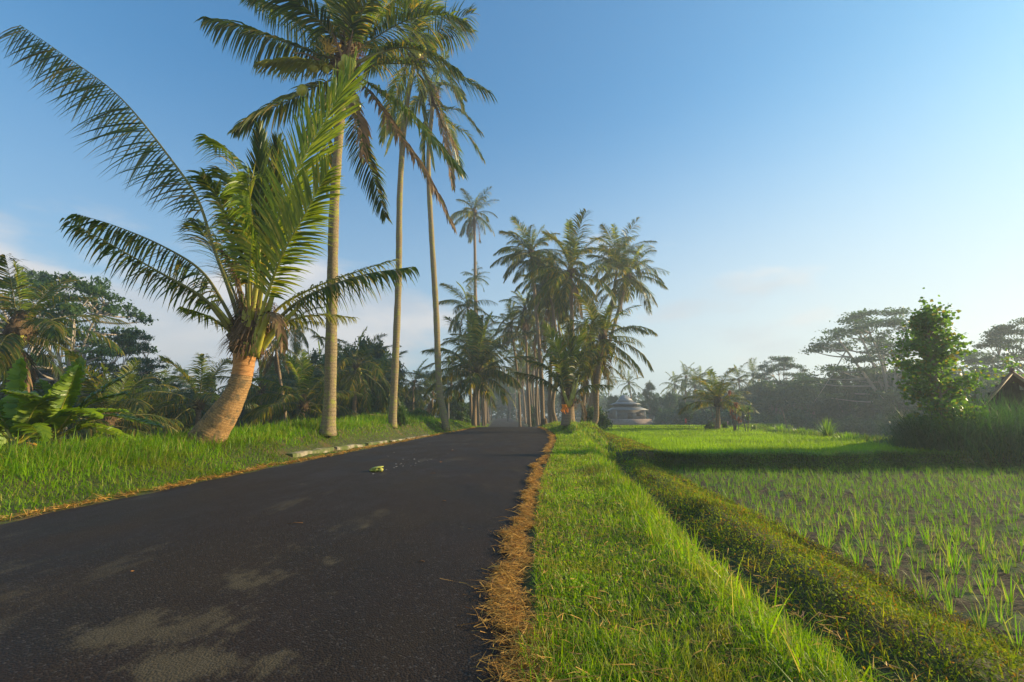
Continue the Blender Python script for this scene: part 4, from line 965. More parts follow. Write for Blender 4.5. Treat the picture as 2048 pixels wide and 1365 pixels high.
palm('slim palm with a low crown between the young palm and the curved one', (1165, 856, 40), (1186, 660, 40), [(1170, 770, 40)], L=3.4, nf=20, r0=.2, r1=.15, seed=9, emin=-40)
palm('slender palm whose crown fills the gap under the starry crown', (1150, 852, 50), (1112, 600, 50), [(1128, 740, 50)], L=3.6, nf=20, r0=.2, r1=.15, seed=10, emin=-40)
palm('palm with a ragged crown left of the slim leaning trunk', (1060, 846, 55), (1050, 622, 55), L=3.8, nf=22, r0=.22, r1=.16, seed=11, emin=-60, drybias=1)
palm('palm leaning right with curved foot beside the far road bend', (1112, 846, 44), (1128, 690, 44), [(1106, 800, 44)], L=3.0, nf=20, r0=.24, r1=.17, seed=12, emin=-60, drybias=1)
r_ = random.Random(5)
for k, D in enumerate((48, 53, 58, 64, 70, 76, 83, 90, 98, 107, 117, 128, 140)):
    X = float(XR(D)) + 1.9 + r_.uniform(-.5, .7); px = 1024 + FPX * X / D; h = r_.uniform(10, 16)
    top = px + r_.uniform(-14, 10); cpy = 828 - FPX * (h - 1.6) / D
    palm('slender palm in the right hand row lining the far road', (px, 845, D), (top, cpy, D), [(px - 3, 800, D), ((px + top) / 2 - 3, (800 + cpy) / 2, D)], L=4.1, nf=18, r0=.22, r1=.15, lod='mid' if D < 60 else 'far', seed=20 + k, group='right hand row of palms along the far road', emin=-60, drybias=1)
for k, D in enumerate((50, 54, 59, 64, 70, 77, 85, 94, 104, 116)):
    X = float(XL(D)) - .9 - r_.uniform(-.2, .6); px = 1024 + FPX * X / D; h = r_.uniform(8.5, 14)
    top = px - r_.uniform(2, 22); cpy = 828 - FPX * (h - 1.6) / D
    palm('slender palm in the left hand row lining the far road', (px, 850, D), (top, cpy, D), [(px - 2, 800, D), ((px + top) / 2 - 1, (800 + cpy) / 2, D)], L=4.1, nf=18, r0=.2, r1=.14, lod='mid' if D < 60 else 'far', seed=50 + k, group='left hand row of palms along the far road', emin=-60, drybias=1)
palm('palm with dense crown behind the starry crown', (1128, 850, 46), (1096, 560, 46), [(1120, 720, 46)], L=4, nf=28, r0=.2, r1=.15, seed=13, emin=-50)
palm('palm with low hanging crown right of the young palm', (1186, 854, 36), (1178, 720, 36), [(1190, 800, 36)], L=3.4, nf=26, r0=.2, r1=.15, seed=14, emin=-55, drybias=1)
palm('palm leaning over the middle of the far road', (1040, 846, 60), (1022, 652, 60), [(1036, 760, 60)], L=4, nf=26, r0=.2, r1=.15, seed=15, emin=-60, drybias=1)
# palms of the surroundings
palm('tall far palm standing behind the grey house, left of the pair', (1218, 840, 110), (1218, 760, 110), L=2.9, nf=18, r0=.2, r1=.14, lod='far', seed=71, emin=-30)
palm('tall far palm with slanting trunk behind the grey house, right of the pair', (1268, 840, 100), (1258, 768, 100), [(1263, 800, 100)], L=3.3, nf=18, r0=.2, r1=.14, lod='far', seed=72, emin=-30)
palm('bushy young palm in the middle of the rice terrace', (1435, 858, 34), (1436, 808, 34), [(1436, 840, 34)], L=2.75, nf=22, r0=.2, r1=.17, seed=73, emin=8, tall=1.15)
palm('palm with dry hanging leaves at the far left edge', (25, 860, 19), (36, 668, 19), L=3.6, nf=26, r0=.3, r1=.24, seed=74, emin=-60, drybias=1, coco=5)
palm('half dead palm on a thin bending trunk beyond the left bank', (576, 880, 30), (551, 694, 30), [(571, 840, 30), (562, 770, 30)], L=2.3, nf=14, r0=.14, r1=.1, seed=75, emin=-75, emax=25, drybias=1)
palm('thin palm with hanging fronds behind the half dead palm', (600, 870, 45), (590, 652, 45), L=3.6, nf=16, r0=.16, r1=.12, seed=76, emin=-50, emax=60)
palm('low spreading palm between the leaning palm and the tallest trunk', (600, 872, 27), (606, 812, 27), L=3.6, nf=20, r0=.2, r1=.16, seed=77, emin=0)
palm('palm with yellow coconuts between the two tall trunks', (702, 872, 34), (712, 736, 34), L=4.0, nf=24, r0=.22, r1=.16, seed=78, coco=5, emin=-60)
palm('palm with plain green crown beside the second tall trunk', (755, 872, 44), (760, 765, 44), L=3.9, nf=20, r0=.2, r1=.15, seed=79, emin=-40)
palm('spiky palm right behind the leaning trunk', (522, 880, 34), (522, 780, 34), L=3.9, nf=20, r0=.2, r1=.15, seed=80, emin=-40)
palm('dark palm in the hollow left of the leaning trunk', (395, 900, 26), (398, 812, 26), L=3.8, nf=22, r0=.2, r1=.15, seed=81, emin=-40)
palm('low palm with long drooping fronds behind the banana plants', (215, 900, 20), (214, 850, 20), L=3.4, nf=22, r0=.2, r1=.16, seed=82, emin=-20)
palm('low feathery palm in the hollow right of the banana plants', (270, 900, 24), (284, 862, 24), L=3.4, nf=22, r0=.2, r1=.16, seed=83, emin=-20)
palm('grey green palm far behind the hollow at the left', (330, 860, 48), (318, 800, 48), L=4, nf=20, r0=.2, r1=.15, lod='far', seed=84, emin=-30)
for k, (px, py, D) in enumerate(((830, 770, 60), (868, 792, 62), (905, 770, 66), (640, 735, 62))):
    palm('hazy grey palm among the trees beyond the left bank', (px, 850, D), (px - 3, py, D), L=4, nf=18, r0=.2, r1=.14, lod='far', seed=90 + k, emin=-50, group='hazy palms beyond the left bank', drybias=1)
for k, (px, py, D) in enumerate(((1372, 756, 100), (1400, 766, 96), (1350, 772, 110), (1478, 762, 90), (1506, 752, 92), (1390, 775, 92))):
    palm('hazy far palm crown above the misty tree line at the right', (px, 860, D), (px, py, D), L=4.2, nf=16, r0=.2, r1=.14, lod='far', seed=100 + k, emin=-30, group='hazy far palms at the right')

# ------------------------------------------------------------------ broadleaf trees
def tree_mesh(kind, seed, nleaf, leaf, lm, fold=False):
    """unit tree: crown radius 1, trunk from z=0; returns (trunk mesh, crown mesh)"""
    r = np.random.default_rng(seed); cl = []
    if kind == 'albizia':
        H = 1.75
        for k in range(74):
            a = r.uniform(0, 6.283); q = math.sqrt(r.uniform(.0, 1)) * (1 + .12 * math.sin(3 * a + seed)); z = H * (.96 - .30 * q ** 2) - (r.choice([0, 0, .17, .34, .52]) if q > .4 else r.choice([0, 0, .12])) + r.normal(0, .018)
            cl.append((q * math.cos(a), q * math.sin(a), z, r.uniform(.14, .27), .034))
        fork = .55
    elif kind == 'round':
        H = 2.1
        for k in range(48):
            v = nrm(r.normal(size=3)); q = r.uniform(.35, 1) ** .5 * .8; cl.append((v[0] * q, v[1] * q, 1.25 + v[2] * q * .85, r.uniform(.17, .32), .17))
        fork = .35
    elif kind == 'tall':
        H = 3.4
        for k in range(56):
            z = r.uniform(.5, 3.3); w = math.sin(min(1, (3.5 - z) / 2.4) * 1.57) * .8; a = r.uniform(0, 6.28); q = w * math.sqrt(r.uniform(.1, 1)); cl.append((q * math.cos(a), q * math.sin(a), z, r.uniform(.18, .3), .18))
        fork = .3
    elif kind == 'bush':
        H = 1.3
        for k in range(40):
            v = nrm(r.normal(size=3)); v[2] = abs(v[2]); q = r.uniform(.3, 1) ** .5 * .85; cl.append((v[0] * q, v[1] * q, .1 + v[2] * q * 1.0, r.uniform(.16, .28), .17))
        fork = .05
    g = Geo(); per = nleaf // len(cl)
    for (x, y, z, rr, rz) in cl:
        k = int(per * r.uniform(.6, 1.4)); v = nrm(r.normal(size=(k, 3))) * (r.uniform(0, 1, (k, 1)) ** .45)
        C = v * [rr, rr, rz] * (1 + .35 * np.sin(v[:, :1] * 7 + seed)) + [x, y, z]
        g.add(*diamonds(C, leaf, 1.2 if kind == 'albizia' else .35, fold))
    crown = g.mesh('crown', [lm])
    g = Geo(); lean = r.normal(0, .05, 2)
    f = np.array((lean[0], lean[1], fork)); V, Q, T, _ = tube(spline([(0, 0, -.3), (lean[0] * .4, lean[1] * .4, fork * .5), tuple(f)], 8), np.linspace(.055, .04, 8), 8); g.add(V, Q, T)
    if kind == 'tall':
        V, Q, T, _ = tube(spline([tuple(f), (0, 0, 2), (0, 0, 3.2)], 8), np.linspace(.04, .008, 8), 6); g.add(V, Q, T)
    prim = []
    if kind == 'albizia':
        for k in range(6):
            a = k * 1.047 + r.normal(0, .25); q = r.uniform(.3, .62); e_ = np.array((q * math.cos(a), q * math.sin(a), H * r.uniform(.68, .86)))
            pr_ = spline([tuple(f - [0, 0, .05 + .04 * k]), tuple(f + (e_ - f) * .5 + [0, 0, .1 * r.normal()] - [q * .15 * math.cos(a), q * .15 * math.sin(a), 0]), tuple(e_)], 12)
            prim.append(pr_); V, Q, T, _ = tube(pr_, np.linspace(.03, .012, 12), 6); g.add(V, Q, T)
        PP = np.concatenate([p_[3:] for p_ in prim])
        for (x, y, z, rr, rz) in cl:
            c_ = np.array((x, y, z)); dd = np.linalg.norm((PP - c_) * [1, 1, .8], axis=1) + np.where(PP[:, 2] > z - .04, 2, 0); s_ = PP[dd.argmin()]
            V, Q, T, _ = tube(spline([tuple(s_), tuple((s_ + c_) / 2 + [0, 0, -.03]), tuple(c_ - [0, 0, .02])], 6), np.linspace(.011, .003, 6), 4); g.add(V, Q, T)
    for (x, y, z, rr, rz) in cl[::2] if kind != 'albizia' else []:
        b0 = f if kind != 'tall' else np.array((0, 0, max(.3, z - .5)))
        m1 = b0 + (np.array((x, y, z)) - b0) * .5 + [0, 0, -.04 if kind == 'albizia' else .05]
        V, Q, T, _ = tube(spline([tuple(b0 - [0, 0, .02]), tuple(m1), (x, y, z - .02)], 7), np.linspace(.02 if kind != 'albizia' else .024, .004, 7), 5); g.add(V, Q, T)
    return g.mesh('trunk', [M['bark_pale'] if kind == 'albizia' else M['bark']], smooth=True), crown
TREES = {('albizia', k): tree_mesh('albizia', 200 + k, 15000, .045, M['leaf_alb']) for k in range(4)}
TREES.update({('round', k): tree_mesh('round', 220 + k, 12000, .075, M['leaf']) for k in range(4)})
TREES.update({('tall', k): tree_mesh('tall', 240 + k, 9500, .085, M['leaf']) for k in range(3)})
TREES.update({('bush', k): tree_mesh('bush', 260 + k, 6000, .085, M['leaf_bush']) for k in range(4)})
HT = {'albizia': 1.75, 'round': 2.1, 'tall': 3.4, 'bush': 1.25}
CATS = {'albizia': ('spreading_tree', 'tree'), 'round': ('broadleaf_tree', 'tree'), 'tall': ('broadleaf_tree', 'tree'), 'bush': ('bush', 'bush')}
_tn = [0]
def tree(kind, px, top, D, wpx, label, group=None, base=None, var=None, rz=None):
    """px: centre, top: pixel height of the crown's top, wpx: crown width in photo pixels at distance D"""
    _tn[0] += 1; v = var if var is not None else _tn[0] % (3 if kind == 'tall' else 4)
    p = at(px, top, D); gz = zpt(p[0], D) if base is None else base
    rad = wpx / 2 / FPX * D; h = (p[2] - gz)
    nm, ct = CATS[kind]
    t = thing(nm, label, ct, (p[0], D, gz), group, rz if rz is not None else _tn[0] * 1.7)
    for nme, me in zip(('trunk', 'crown'), TREES[(kind, v)]):
        o = link(nme, me, t); o.scale = (rad, rad, h / HT[kind])
    return t

# right, near to far
tree('albizia', 1746, 612, 62, 245, 'big umbrella shaped tree with pale branches right of centre', var=0)
tree('albizia', 1556, 708, 80, 110, 'smaller flat topped tree left of the big umbrella tree', var=1)
tree('albizia', 1640, 752, 78, 130, 'low flat topped tree joined to the tree line, left of the big umbrella tree', var=2)
tree('albizia', 2062, 628, 50, 210, 'umbrella shaped tree cut by the right edge of the photo', var=3)
tree('albizia', 1900, 700, 66, 190, 'hazy spreading tree behind the bright leafy tree', var=2)
tree('tall', 1297, 762, 95, 46, 'narrow rounded tree right of the grey house')
tree('round', 1340, 780, 98, 30, 'small round tree between the narrow tree and the far palms')
tree('round', 1226, 785, 96, 30, 'hazy round tree behind the left end of the grey house')
for k, (px, tp, D, w, kd) in enumerate(((1375, 792, 86, 90, 'bush'), (1440, 790, 88, 90, 'round'), (1500, 768, 84, 80, 'round'), (1540, 748, 76, 100, 'round'), (1600, 750, 74, 110, 'round'), (1670, 752, 72, 110, 'round'), (1735, 750, 66, 120, 'round'), (1800, 765, 58, 110, 'round'), (1330, 806, 92, 50, 'bush'),
                                        (1860, 760, 52, 110, 'round'), (1925, 752, 48, 110, 'round'), (1990, 745, 44, 120, 'round'), (2060, 735, 40, 120, 'round'), (1480, 805, 76, 110, 'bush'), (1590, 805, 66, 120, 'bush'), (1700, 805, 58, 130, 'bush'), (1800, 800, 50, 130, 'bush'), (1890, 795, 44, 130, 'bush'), (1415, 812, 84, 80, 'bush'), (1650, 815, 62, 120, 'bush'), (1545, 812, 72, 110, 'bush'), (1750, 812, 54, 120, 'bush'), (1845, 812, 46, 120, 'bush'))):
    tree(kd, px, tp, D, w, 'hazy blue green ' + ('tree' if kd == 'round' else 'bush') + ' in the misty wood beyond the rice terraces', group='hazy ' + ('trees' if kd == 'round' else 'bushes') + ' of the misty wood at the right')
# round topped small tree on the terrace edge and dark bush by the curved palms
tree('round', 1369, 799, 58, 34, 'small mop headed tree at the far edge of the rice terrace')
tree('bush', 1190, 796, 33, 62, 'dark bush under the curved palms beside the rice terrace')
# left
tree('albizia', 175, 545, 34, 270, 'large umbrella tree with pale branches behind the left palm', var=1, rz=.4)
tree('albizia', 275, 655, 36, 130, 'lower layered limb canopy to the right of the large umbrella tree', var=3)
tree('albizia', 78, 532, 40, 170, 'tall umbrella tree partly behind the left edge palm', var=2)
tree('albizia', 362, 733, 75, 56, 'small distant flat topped tree left of the leaning palm', var=0)
tree('albizia', 262, 742, 62, 90, 'hazy flat topped tree under the large umbrella tree', var=1)
tree('albizia', 862, 738, 72, 95, 'hazy layered tree between the second and third tall trunks', var=2)
tree('tall', 424, 742, 50, 44, 'narrow conical tree left of the leaning palm')
tree('round', 742, 664, 50, 130, 'tall rounded tree between the first and second tall trunks')
tree('round', 640, 696, 48, 120, 'dark rounded tree directly behind the tallest trunk')
tree('tall', 790, 745, 56, 70, 'loose tree just right of the second tall trunk')
for px, tp, D, w in ((575, 698, 54, 110), (690, 682, 56, 110), (668, 700, 44, 100), (560, 745, 38, 70), (770, 694, 60, 100), (820, 768, 70, 70), (605, 720, 40, 100), (720, 716, 40, 100), (480, 752, 60, 80), (170, 742, 50, 120), (60, 712, 44, 120)):
    tree('round', px, tp, D, w, 'tall dark broadleaf tree in the forest behind the left palms', group='tall broadleaf trees behind the left palms')
for px, tp, D, w in ((1690, 730, 68, 120), (1775, 712, 64, 150), (1850, 722, 60, 140), (1950, 730, 56, 140), (1320, 790, 104, 60), (1360, 782, 108, 70), (1410, 778, 104, 70), (1460, 772, 100, 80), (1510, 762, 96, 80), (1550, 756, 90, 90), (1600, 758, 88, 90), (1660, 760, 84, 100)):
    tree('round', px, tp, D, w, 'pale misty tree at the back of the wood at the right', group='misty trees at the back of the right wood')
for k, (px, tp, D, w, kd) in enumerate(((190, 760, 40, 110, 'round'), (300, 765, 48, 110, 'round'), (372, 770, 44, 100, 'round'), (450, 772, 42, 100, 'round'), (560, 760, 44, 90, 'round'), (600, 770, 52, 90, 'round'), (690, 765, 46, 90, 'round'), (100, 720, 36, 120, 'round'), (30, 700, 34, 120, 'round'),
                                        (820, 785, 64, 70, 'round'), (905, 790, 60, 70, 'round'), (930, 800, 64, 60, 'round'), (500, 765, 56, 100, 'round'), (250, 790, 38, 100, 'bush'), (340, 800, 34, 110, 'bush'), (430, 795, 36, 110, 'bush'), (520, 800, 38, 100, 'bush'), (590, 805, 36, 100, 'bush'), (660, 805, 38, 90, 'bush'), (740, 800, 42, 100, 'bush'), (800, 805, 50, 90, 'bush'), (870, 812, 54, 80, 'bush'),
                                        (980, 700, 125, 60, 'round'), (1020, 745, 150, 60, 'round'), (1060, 715, 130, 60, 'round'), (1095, 760, 120, 50, 'round'), (1140, 770, 110, 60, 'round'), (1180, 785, 105, 50, 'round'), (995, 770, 160, 40, 'round'), (960, 775, 100, 50, 'round'))):
    if px > 940: lab, gr = 'dark tree closing the end of the palm lined road', 'trees closing the end of the road'
    else: lab, gr = 'dark green ' + ('tree' if kd == 'round' else 'bush') + ' in the thicket beyond the left bank', ('trees' if kd == 'round' else 'bushes') + ' in the thicket beyond the left bank'
    tree(kd, px, tp, D, w, lab, group=gr)
tree('bush', 700, 815, 24, 58, 'glossy leaved bush between the first two tall trunks')
tree('bush', 838, 812, 30, 62, 'leafy bush between the second and third tall trunks')
tree('bush', 803, 805, 21, 30, 'bright green bush at the foot of the second tall trunk')
tree('bush', 925, 815, 42, 34, 'dark broad leaved bush left of the road crest')
tree('bush', 1068, 795, 70, 26, 'light green bush among the far road trunks')
for k, (px, tp, D, w) in enumerate(((210, 850, 15, 80), (320, 845, 17, 90), (395, 852, 16, 70), (540, 858, 20, 60), (620, 850, 23, 50), (130, 850, 13, 90), (480, 850, 22, 80), (30, 850, 12, 90), (755, 838, 26, 50))):
    tree('bush', px, tp, D, w, 'low bush just behind the left bank grass', group='low bushes behind the left bank')

# far wood closing the horizon (one mass)
g = Geo(); n = 42000; a = rng.uniform(R(-62), R(62), n); d = rng.uniform(150, 185, n); x = d * np.sin(a); y = d * np.cos(a)
top = 5.5 + 3.0 * wob(x, y, .06, 71) + 2 * wob(x, y, .22, 72); z = zf(x, y) + rng.uniform(0, 1, n) ** .7 * (top + 3) 
g.add(*diamonds(np.stack((x, y, z), 1), 1.5, .3))
tag(g.obj('far_wood', M['leaf']), 'distant wood along the horizon', 'wood', kind='stuff')

# thicket of the valley, running on beyond the left edge of the frame
g = Geo(); n = 26000; y = rng.uniform(8, 60, n); x = -(y * 1.02 + 6) - rng.uniform(0, 1, n) * 26; hgt = 7.5 + 2.2 * wob(x, y, .35, 73) + 1.2 * wob(x, y, .9, 74)
z = zf(x, y) + rng.uniform(0, 1, n) ** .55 * hgt; g.add(*diamonds(np.stack((x, y, z), 1), .42, .4))
tag(g.obj('thicket', M['leaf']), 'dark thicket filling the valley at the far left', 'thicket', kind='stuff')

# ------------------------------------------------------------------ bright leafy tree, tall grass and hut at the right
def leafy(px, top, bot, D, wpx, seed, label, nleaf=2600, leaf=.17):
    r = np.random.default_rng(seed); b = at(px, bot, D); b[2] = zpt(b[0], b[1]) - .05; tp = at(px, top, D); H = tp[2] - b[2]; W = wpx / 2 / FPX * D
    t = thing('leafy_tree', label, 'tree', b); gt = Geo(); gl = Geo()
    trunk = spline([(0, 0, -.1), (.05, 0, H * .3), (-.04, .05, H * .65), (.02, 0, H * .97)], 16); gt.add(*tube(trunk, np.linspace(.09, .012, 16), 8)[:3])
    C = []
    for k in range(70):
        f = .2 + .78 * (k + .5) / 70; p0 = trunk[int(f * 15)]; a = r.uniform(0, 6.283); w = W * (.10 + .95 * math.sin(min(1.0, (1.0 - f) / .5) * 1.57) * min(1, .45 + f * 1.1)) * r.uniform(.3, 1.15)
        p1 = p0 + np.array((math.cos(a) * w, math.sin(a) * w, w * r.uniform(.1, .9))); mid = (p0 + p1) / 2 + [0, 0, .08]
        q = spline([p0, mid, p1], 9); gt.add(*tube(q, np.linspace(.022, .005, 9), 5)[:3])
        for s in range(int(nleaf / 70)):
            u = r.uniform(.3, 1.0) ** .55; c = q[min(8, int(u * 8.99))]; C.append(c + r.normal(0, .15, 3))
    for s in range(60): C.append(trunk[-1] + r.normal(0, 1, 3) * [.13, .13, .22])
    gt.obj('trunk', M['bark'], t, smooth=True); gl.add(*diamonds(np.array(C), leaf, .15, True, .95)); gl.obj('crown', M['leaf_bright'], t)
leafy(1892, 614, 885, 15.5, 142, 5, 'bright green leafy tree with big leaves left of the hut', 5000, .12)
leafy(1968, 742, 885, 18.5, 50, 6, 'thin small leafy tree between the bright tree and the hut', 220, .10)
leafy(2044, 712, 885, 22.5, 90, 7, 'leafy shrub rising behind the hut roof', 900, .12)

g = Geo()
n = 13500; x = rng.uniform(12.9, 30, n); y = 15.2 + rng.uniform(-1, 1.2, n) - (x - 13.5) * .02; k = (x > 13.2) ; x, y = x[k], y[k]; n = len(x)
edge_ = ss(12.9, 14.2, x)
a = rng.uniform(0, 6.28, n); l = rng.uniform(.05, .45, n); D = np.stack((np.cos(a) * l, np.sin(a) * l, np.ones(n)), 1)
hh = (1.0 + .75 * edge_ + .25 * wob(x, y, 1.5, 81)) * rng.uniform(.45, 1.15, n)
g.add(*strips(np.stack((x, y, zf(x, y)), 1), D, hh, .022 * rng.uniform(.6, 1.4, n), rng.uniform(.1, .8, n), 5, prof='blade', twist=rng.uniform(-.7, .7, n)))
n = 900; a = rng.normal(math.pi, .7, n); B = np.stack((rng.normal(13.7, .3, n), rng.normal(15.1, .4, n), 0 * a), 1); B[:, 2] = zf(B[:, 0], B[:, 1])
g.add(*strips(B, np.stack((np.cos(a) * .4, np.sin(a) * .3, 1 + 0 * a), 1), rng.uniform(1.2, 2.1, n), .02, rng.uniform(.4, 1.0, n), 7, prof='blade'))
tag(g.obj('tall_grass', M['tall']), 'tall dark elephant grass in front of the hut at the right', 'tall grass', kind='stuff')
# the same grass runs on outside the frame to the right and shades the paddy
g = Geo(); n = 15000; y = rng.uniform(3.0, 14.2, n); x = 14.6 + np.maximum(0, y * 1.2 - 14.0) + rng.uniform(.2, 2.2, n)
a = rng.uniform(0, 6.28, n); l = rng.uniform(.05, .4, n); D = np.stack((np.cos(a) * l, np.sin(a) * l, np.ones(n)), 1)
g.add(*strips(np.stack((x, y, zf(x, y)), 1), D, rng.uniform(.6, 1.4, n), .03, rng.uniform(.1, .7, n), 4, prof='blade'))
tag(g.obj('tall_grass', M['tall']), 'tall dark elephant grass along the right side of the lower paddy', 'tall grass', kind='stuff')

# hut: open gable facing the camera, ridge running away, tiled right slope
Dh = 17.0
t = thing('hut', 'weathered hut with steep tiled roof half hidden in tall grass at the right edge', 'hut', (at(2025, 850, Dh)[0], Dh, zpt(at(2025, 850, Dh)[0], Dh)))
o0 = np.array(t.location)
ap = at(2024, 744, Dh) - o0; ll = at(1948, 832, Dh) - o0; sl = (ap - ll)
rr_ = np.array((ap[0] + (ap[0] - ll[0]) * 1.35, ap[1], ll[2] - .25)); dep = 4.0
def roof_slope(a, b_, dy0, dy1, nrib=30, skew=0.0):
    """corrugated slope from ridge a to eave b_"""
    g = Geo(); m = nrib * 4; yy = np.linspace(dy0, dy1, m); rib = .022 * np.sin(np.arange(m) * math.pi / 2)
    d = nrm(b_ - a); nn = np.array((-d[2], 0, d[0])); nn = nn * (1 if nn[2] > 0 else -1); rows = 7
    V = np.array([[a + (b_ - a) * s + [skew * y_, y_, 0] + nn * (rb + (.02 if k else 0) * ((k % 2))) for y_, rb in zip(yy, rib)] for k, s in enumerate(np.linspace(0, 1, rows))])
    i = np.arange(rows - 1)[:, None] * m + np.arange(m - 1)[None, :]
    top = V.reshape(-1, 3); Q = np.stack((i, i + 1, i + m + 1, i + m), -1).reshape(-1, 4)
    g.add(top, Q); g.add(top - nn * .05, Q[:, ::-1])
    for e in (0, m - 1):
        c = V[:, e]; VV = np.stack((c, c - nn * .05), 1).reshape(-1, 3); q = np.arange(rows - 1) * 2; g.add(VV, np.stack((q, q + 1, q + 3, q + 2), -1))
    return g
rf = roof_slope(ap, ll, -.5, dep, skew=1.1).obj('roof', M['rust_sheet'], t)
roof_slope(ap, rr_, -.5, dep, skew=1.1).obj('roof', M['rooftile'], t)
V, Q, T, _ = tube([ap + [-.6, -.55, .03], ap + [dep * 1.1, dep + .05, .03]], .07, 8); Geo().add(V, Q, T).obj('ridge', M['rooftile'], t, smooth=True)
for e in (ll, rr_):
    V, Q, T, _ = tube([ap + [-.5, -.46, -.09], e + [-.5, -.46, -.09]], .035, 7); Geo().add(V, Q, T).obj('rafter', M['bamboo'], t, smooth=True)
g = Geo(); # gable boards, set back
m_ = 13
for k in range(m_):
    f0, f1 = (k + .04) / m_, (k + .96) / m_; x0, x1 = ll[0] + (rr_[0] - ll[0]) * f0, ll[0] + (rr_[0] - ll[0]) * f1; xm = (x0 + x1) / 2
    zt = (ap[2] - (ap[0] - xm) * sl[2] / sl[0] if xm < ap[0] else ap[2] - (xm - ap[0]) * (ap[2] - rr_[2]) / (rr_[0] - ap[0])) - .16
    if zt > .2: g.add(*box((xm, ap[1] + .25 + .01 * (k % 2), zt / 2), (x1 - x0, .03, zt)))
g.obj('wall', M['dark_in'], t)
for x_ in (ll[0] + .35, rr_[0] - .4):
    V, Q, T, _ = tube([(x_, ap[1] - .2, -.2), (x_, ap[1] - .2, ll[2] + .15)], .06, 8); Geo().add(V, Q, T).obj('post', M['bamboo'], t, smooth=True)

# ------------------------------------------------------------------ banana plants, left edge
def banana(px, py, D, leaves, seed, label, stem_h=.8, dry=0):
    r = random.Random(seed); b = at(px, py, D); b[2] = zpt(b[0], b[1]) - .05
    t = thing('banana_plant', label, 'banana plant', b)
    stem_h *= 1.25
    V, Q, T, _ = tube(spline([(0, 0, -.2), (.03, 0, stem_h * .5), (0, 0, stem_h)], 10), np.linspace(.11, .07, 10), 10); Geo().add(V, Q, T).obj('stem', M['banana_stem'], t, smooth=True)
    for k, (dx, dz, dyy, L, arch) in enumerate(leaves):
        s0 = np.array((0, 0, stem_h * .9)); tip = s0 + np.array((dx, dyy, dz)) * 1.3; mid = s0 + np.array((dx, dyy, dz)) * .65 + [0, 0, arch]
        isdry = k >= len(leaves) - dry
        (lv, lq), (tv, tq, tt) = frond_geo([s0, s0 + (mid - s0) * .5 + [0, 0, .05], mid, tip], n=30, leafL=L * 1.05, w=.14, droop=.35 if not isdry else 1.2, segs=4, bare=.24, r0=.03, ang=(80, 60), lift=.35, rag=.0 if not isdry else .2, peak=.45, tipL=.3, seed=seed * 7 + k, fl=.6)
        fo = Geo().add(lv, lq).obj('leaf', M['banana_dead'] if isdry else M['banana'], t); Geo().add(tv, tq, tt).obj('midrib', M['petiole'] if not isdry else M['rachis_dead'], fo, smooth=True)
    return t
banana(100, 885, 9.2, [(.35, 1.1, -.1, .27, .1), (.95, .35, -.3, .26, .35), (1.25, -.05, .1, .24, .3), (-.5, .9, .2, .27, .2), (-.9, .3, -.2, .26, .3), (.2, .7, -.9, .27, .35), (.65, .75, .5, .25, .25), (-.2, 1.3, .5, .25, .1), (.6, 1.1, .6, .24, .2), (-.8, .6, .5, .24, .3), (1.3, .2, .5, .22, .35), (1.15, -.45, -.3, .2, .2), (.95, -.6, .1, .2, .1)], 1, 'banana plant with an upright torn leaf and a dry orange leaf, rightmost of the clump', .85, 1)
banana(30, 885, 8.8, [(-.1, 1.25, 0, .28, .1), (.8, .7, -.3, .26, .3), (.9, .1, -.5, .25, .3), (-.8, .8, -.1, .27, .3), (.3, 1.0, .6, .26, .2), (-.3, .5, -.9, .26, .3), (.5, 1.2, .3, .25, .1), (1.2, .5, .4, .24, .3), (-1.0, .3, .3, .24, .3), (.8, -.3, -.1, .2, .15)], 2, 'banana plant with broad arching leaves at the left edge', .9, 1)
banana(-10, 885, 10.2, [(.3, 1.3, 0, .28, .1), (.9, .9, -.3, .27, .3), (1.0, .3, .3, .26, .4), (-.8, .8, -.1, .27, .3), (.1, .9, -.8, .27, .3)], 3, 'taller banana plant at the extreme left edge', 1.15, 0)
banana(150, 885, 10.4, [(.5, .8, .1, .22, .2), (.9, .3, -.2, .22, .3), (-.5, .7, 0, .22, .2), (.2, .5, -.7, .22, .25), (-.6, .2, .3, .22, .2)], 4, 'small banana plant behind the rightmost one', .55, 0)

# ------------------------------------------------------------------ plants of the terrace edge
b = at(1487, 868, 30); b[2] = zpt(b[0], b[1])
def strappy(label, px, D, stems, seed):
    r = random.Random(seed); b = at(px, 868, D); b[2] = zpt(b[0], b[1]); t = thing('garden_plant', label, 'plant', b); gs = Geo(); gg = Geo(); gr = Geo()
    for (dx, h, red, sz) in stems:
        P = spline([(dx * .3, 0, -.05), (dx * .7, r.uniform(-.1, .1), h * .5), (dx, r.uniform(-.2, .2), h)], 9); gs.add(*tube(P, np.linspace(.035, .02, 9), 6)[:3])
        n = 46; a = rng.uniform(0, 6.28, n); e = rng.uniform(-.7, 1.4, n); D_ = np.stack((np.cos(a) * np.cos(e), np.sin(a) * np.cos(e), np.sin(e)), 1)
        (gr if red else gg).add(*strips(P[-1] + rng.normal(0, .05, (n, 3)), D_, sz * rng.uniform(.6, 1.1, n), .07, .6, 4))
    gs.obj('stem', M['wood'], t, smooth=True)
    if gg.V: gg.obj('leaves', M['green_str'], t)
    if gr.V: gr.obj('leaves', M['red'], t)
strappy('red and orange leaved ornamental shrub beside the terrace palm', 1472, 30, [(-.1, 1.3, 1, .3), (.1, 1.8, 1, .3), (-.25, 2.6, 1, .28), (.3, .8, 1, .25), (-.3, 1.9, 0, .22), (-.1, 1.0, 1, .22)], 1)
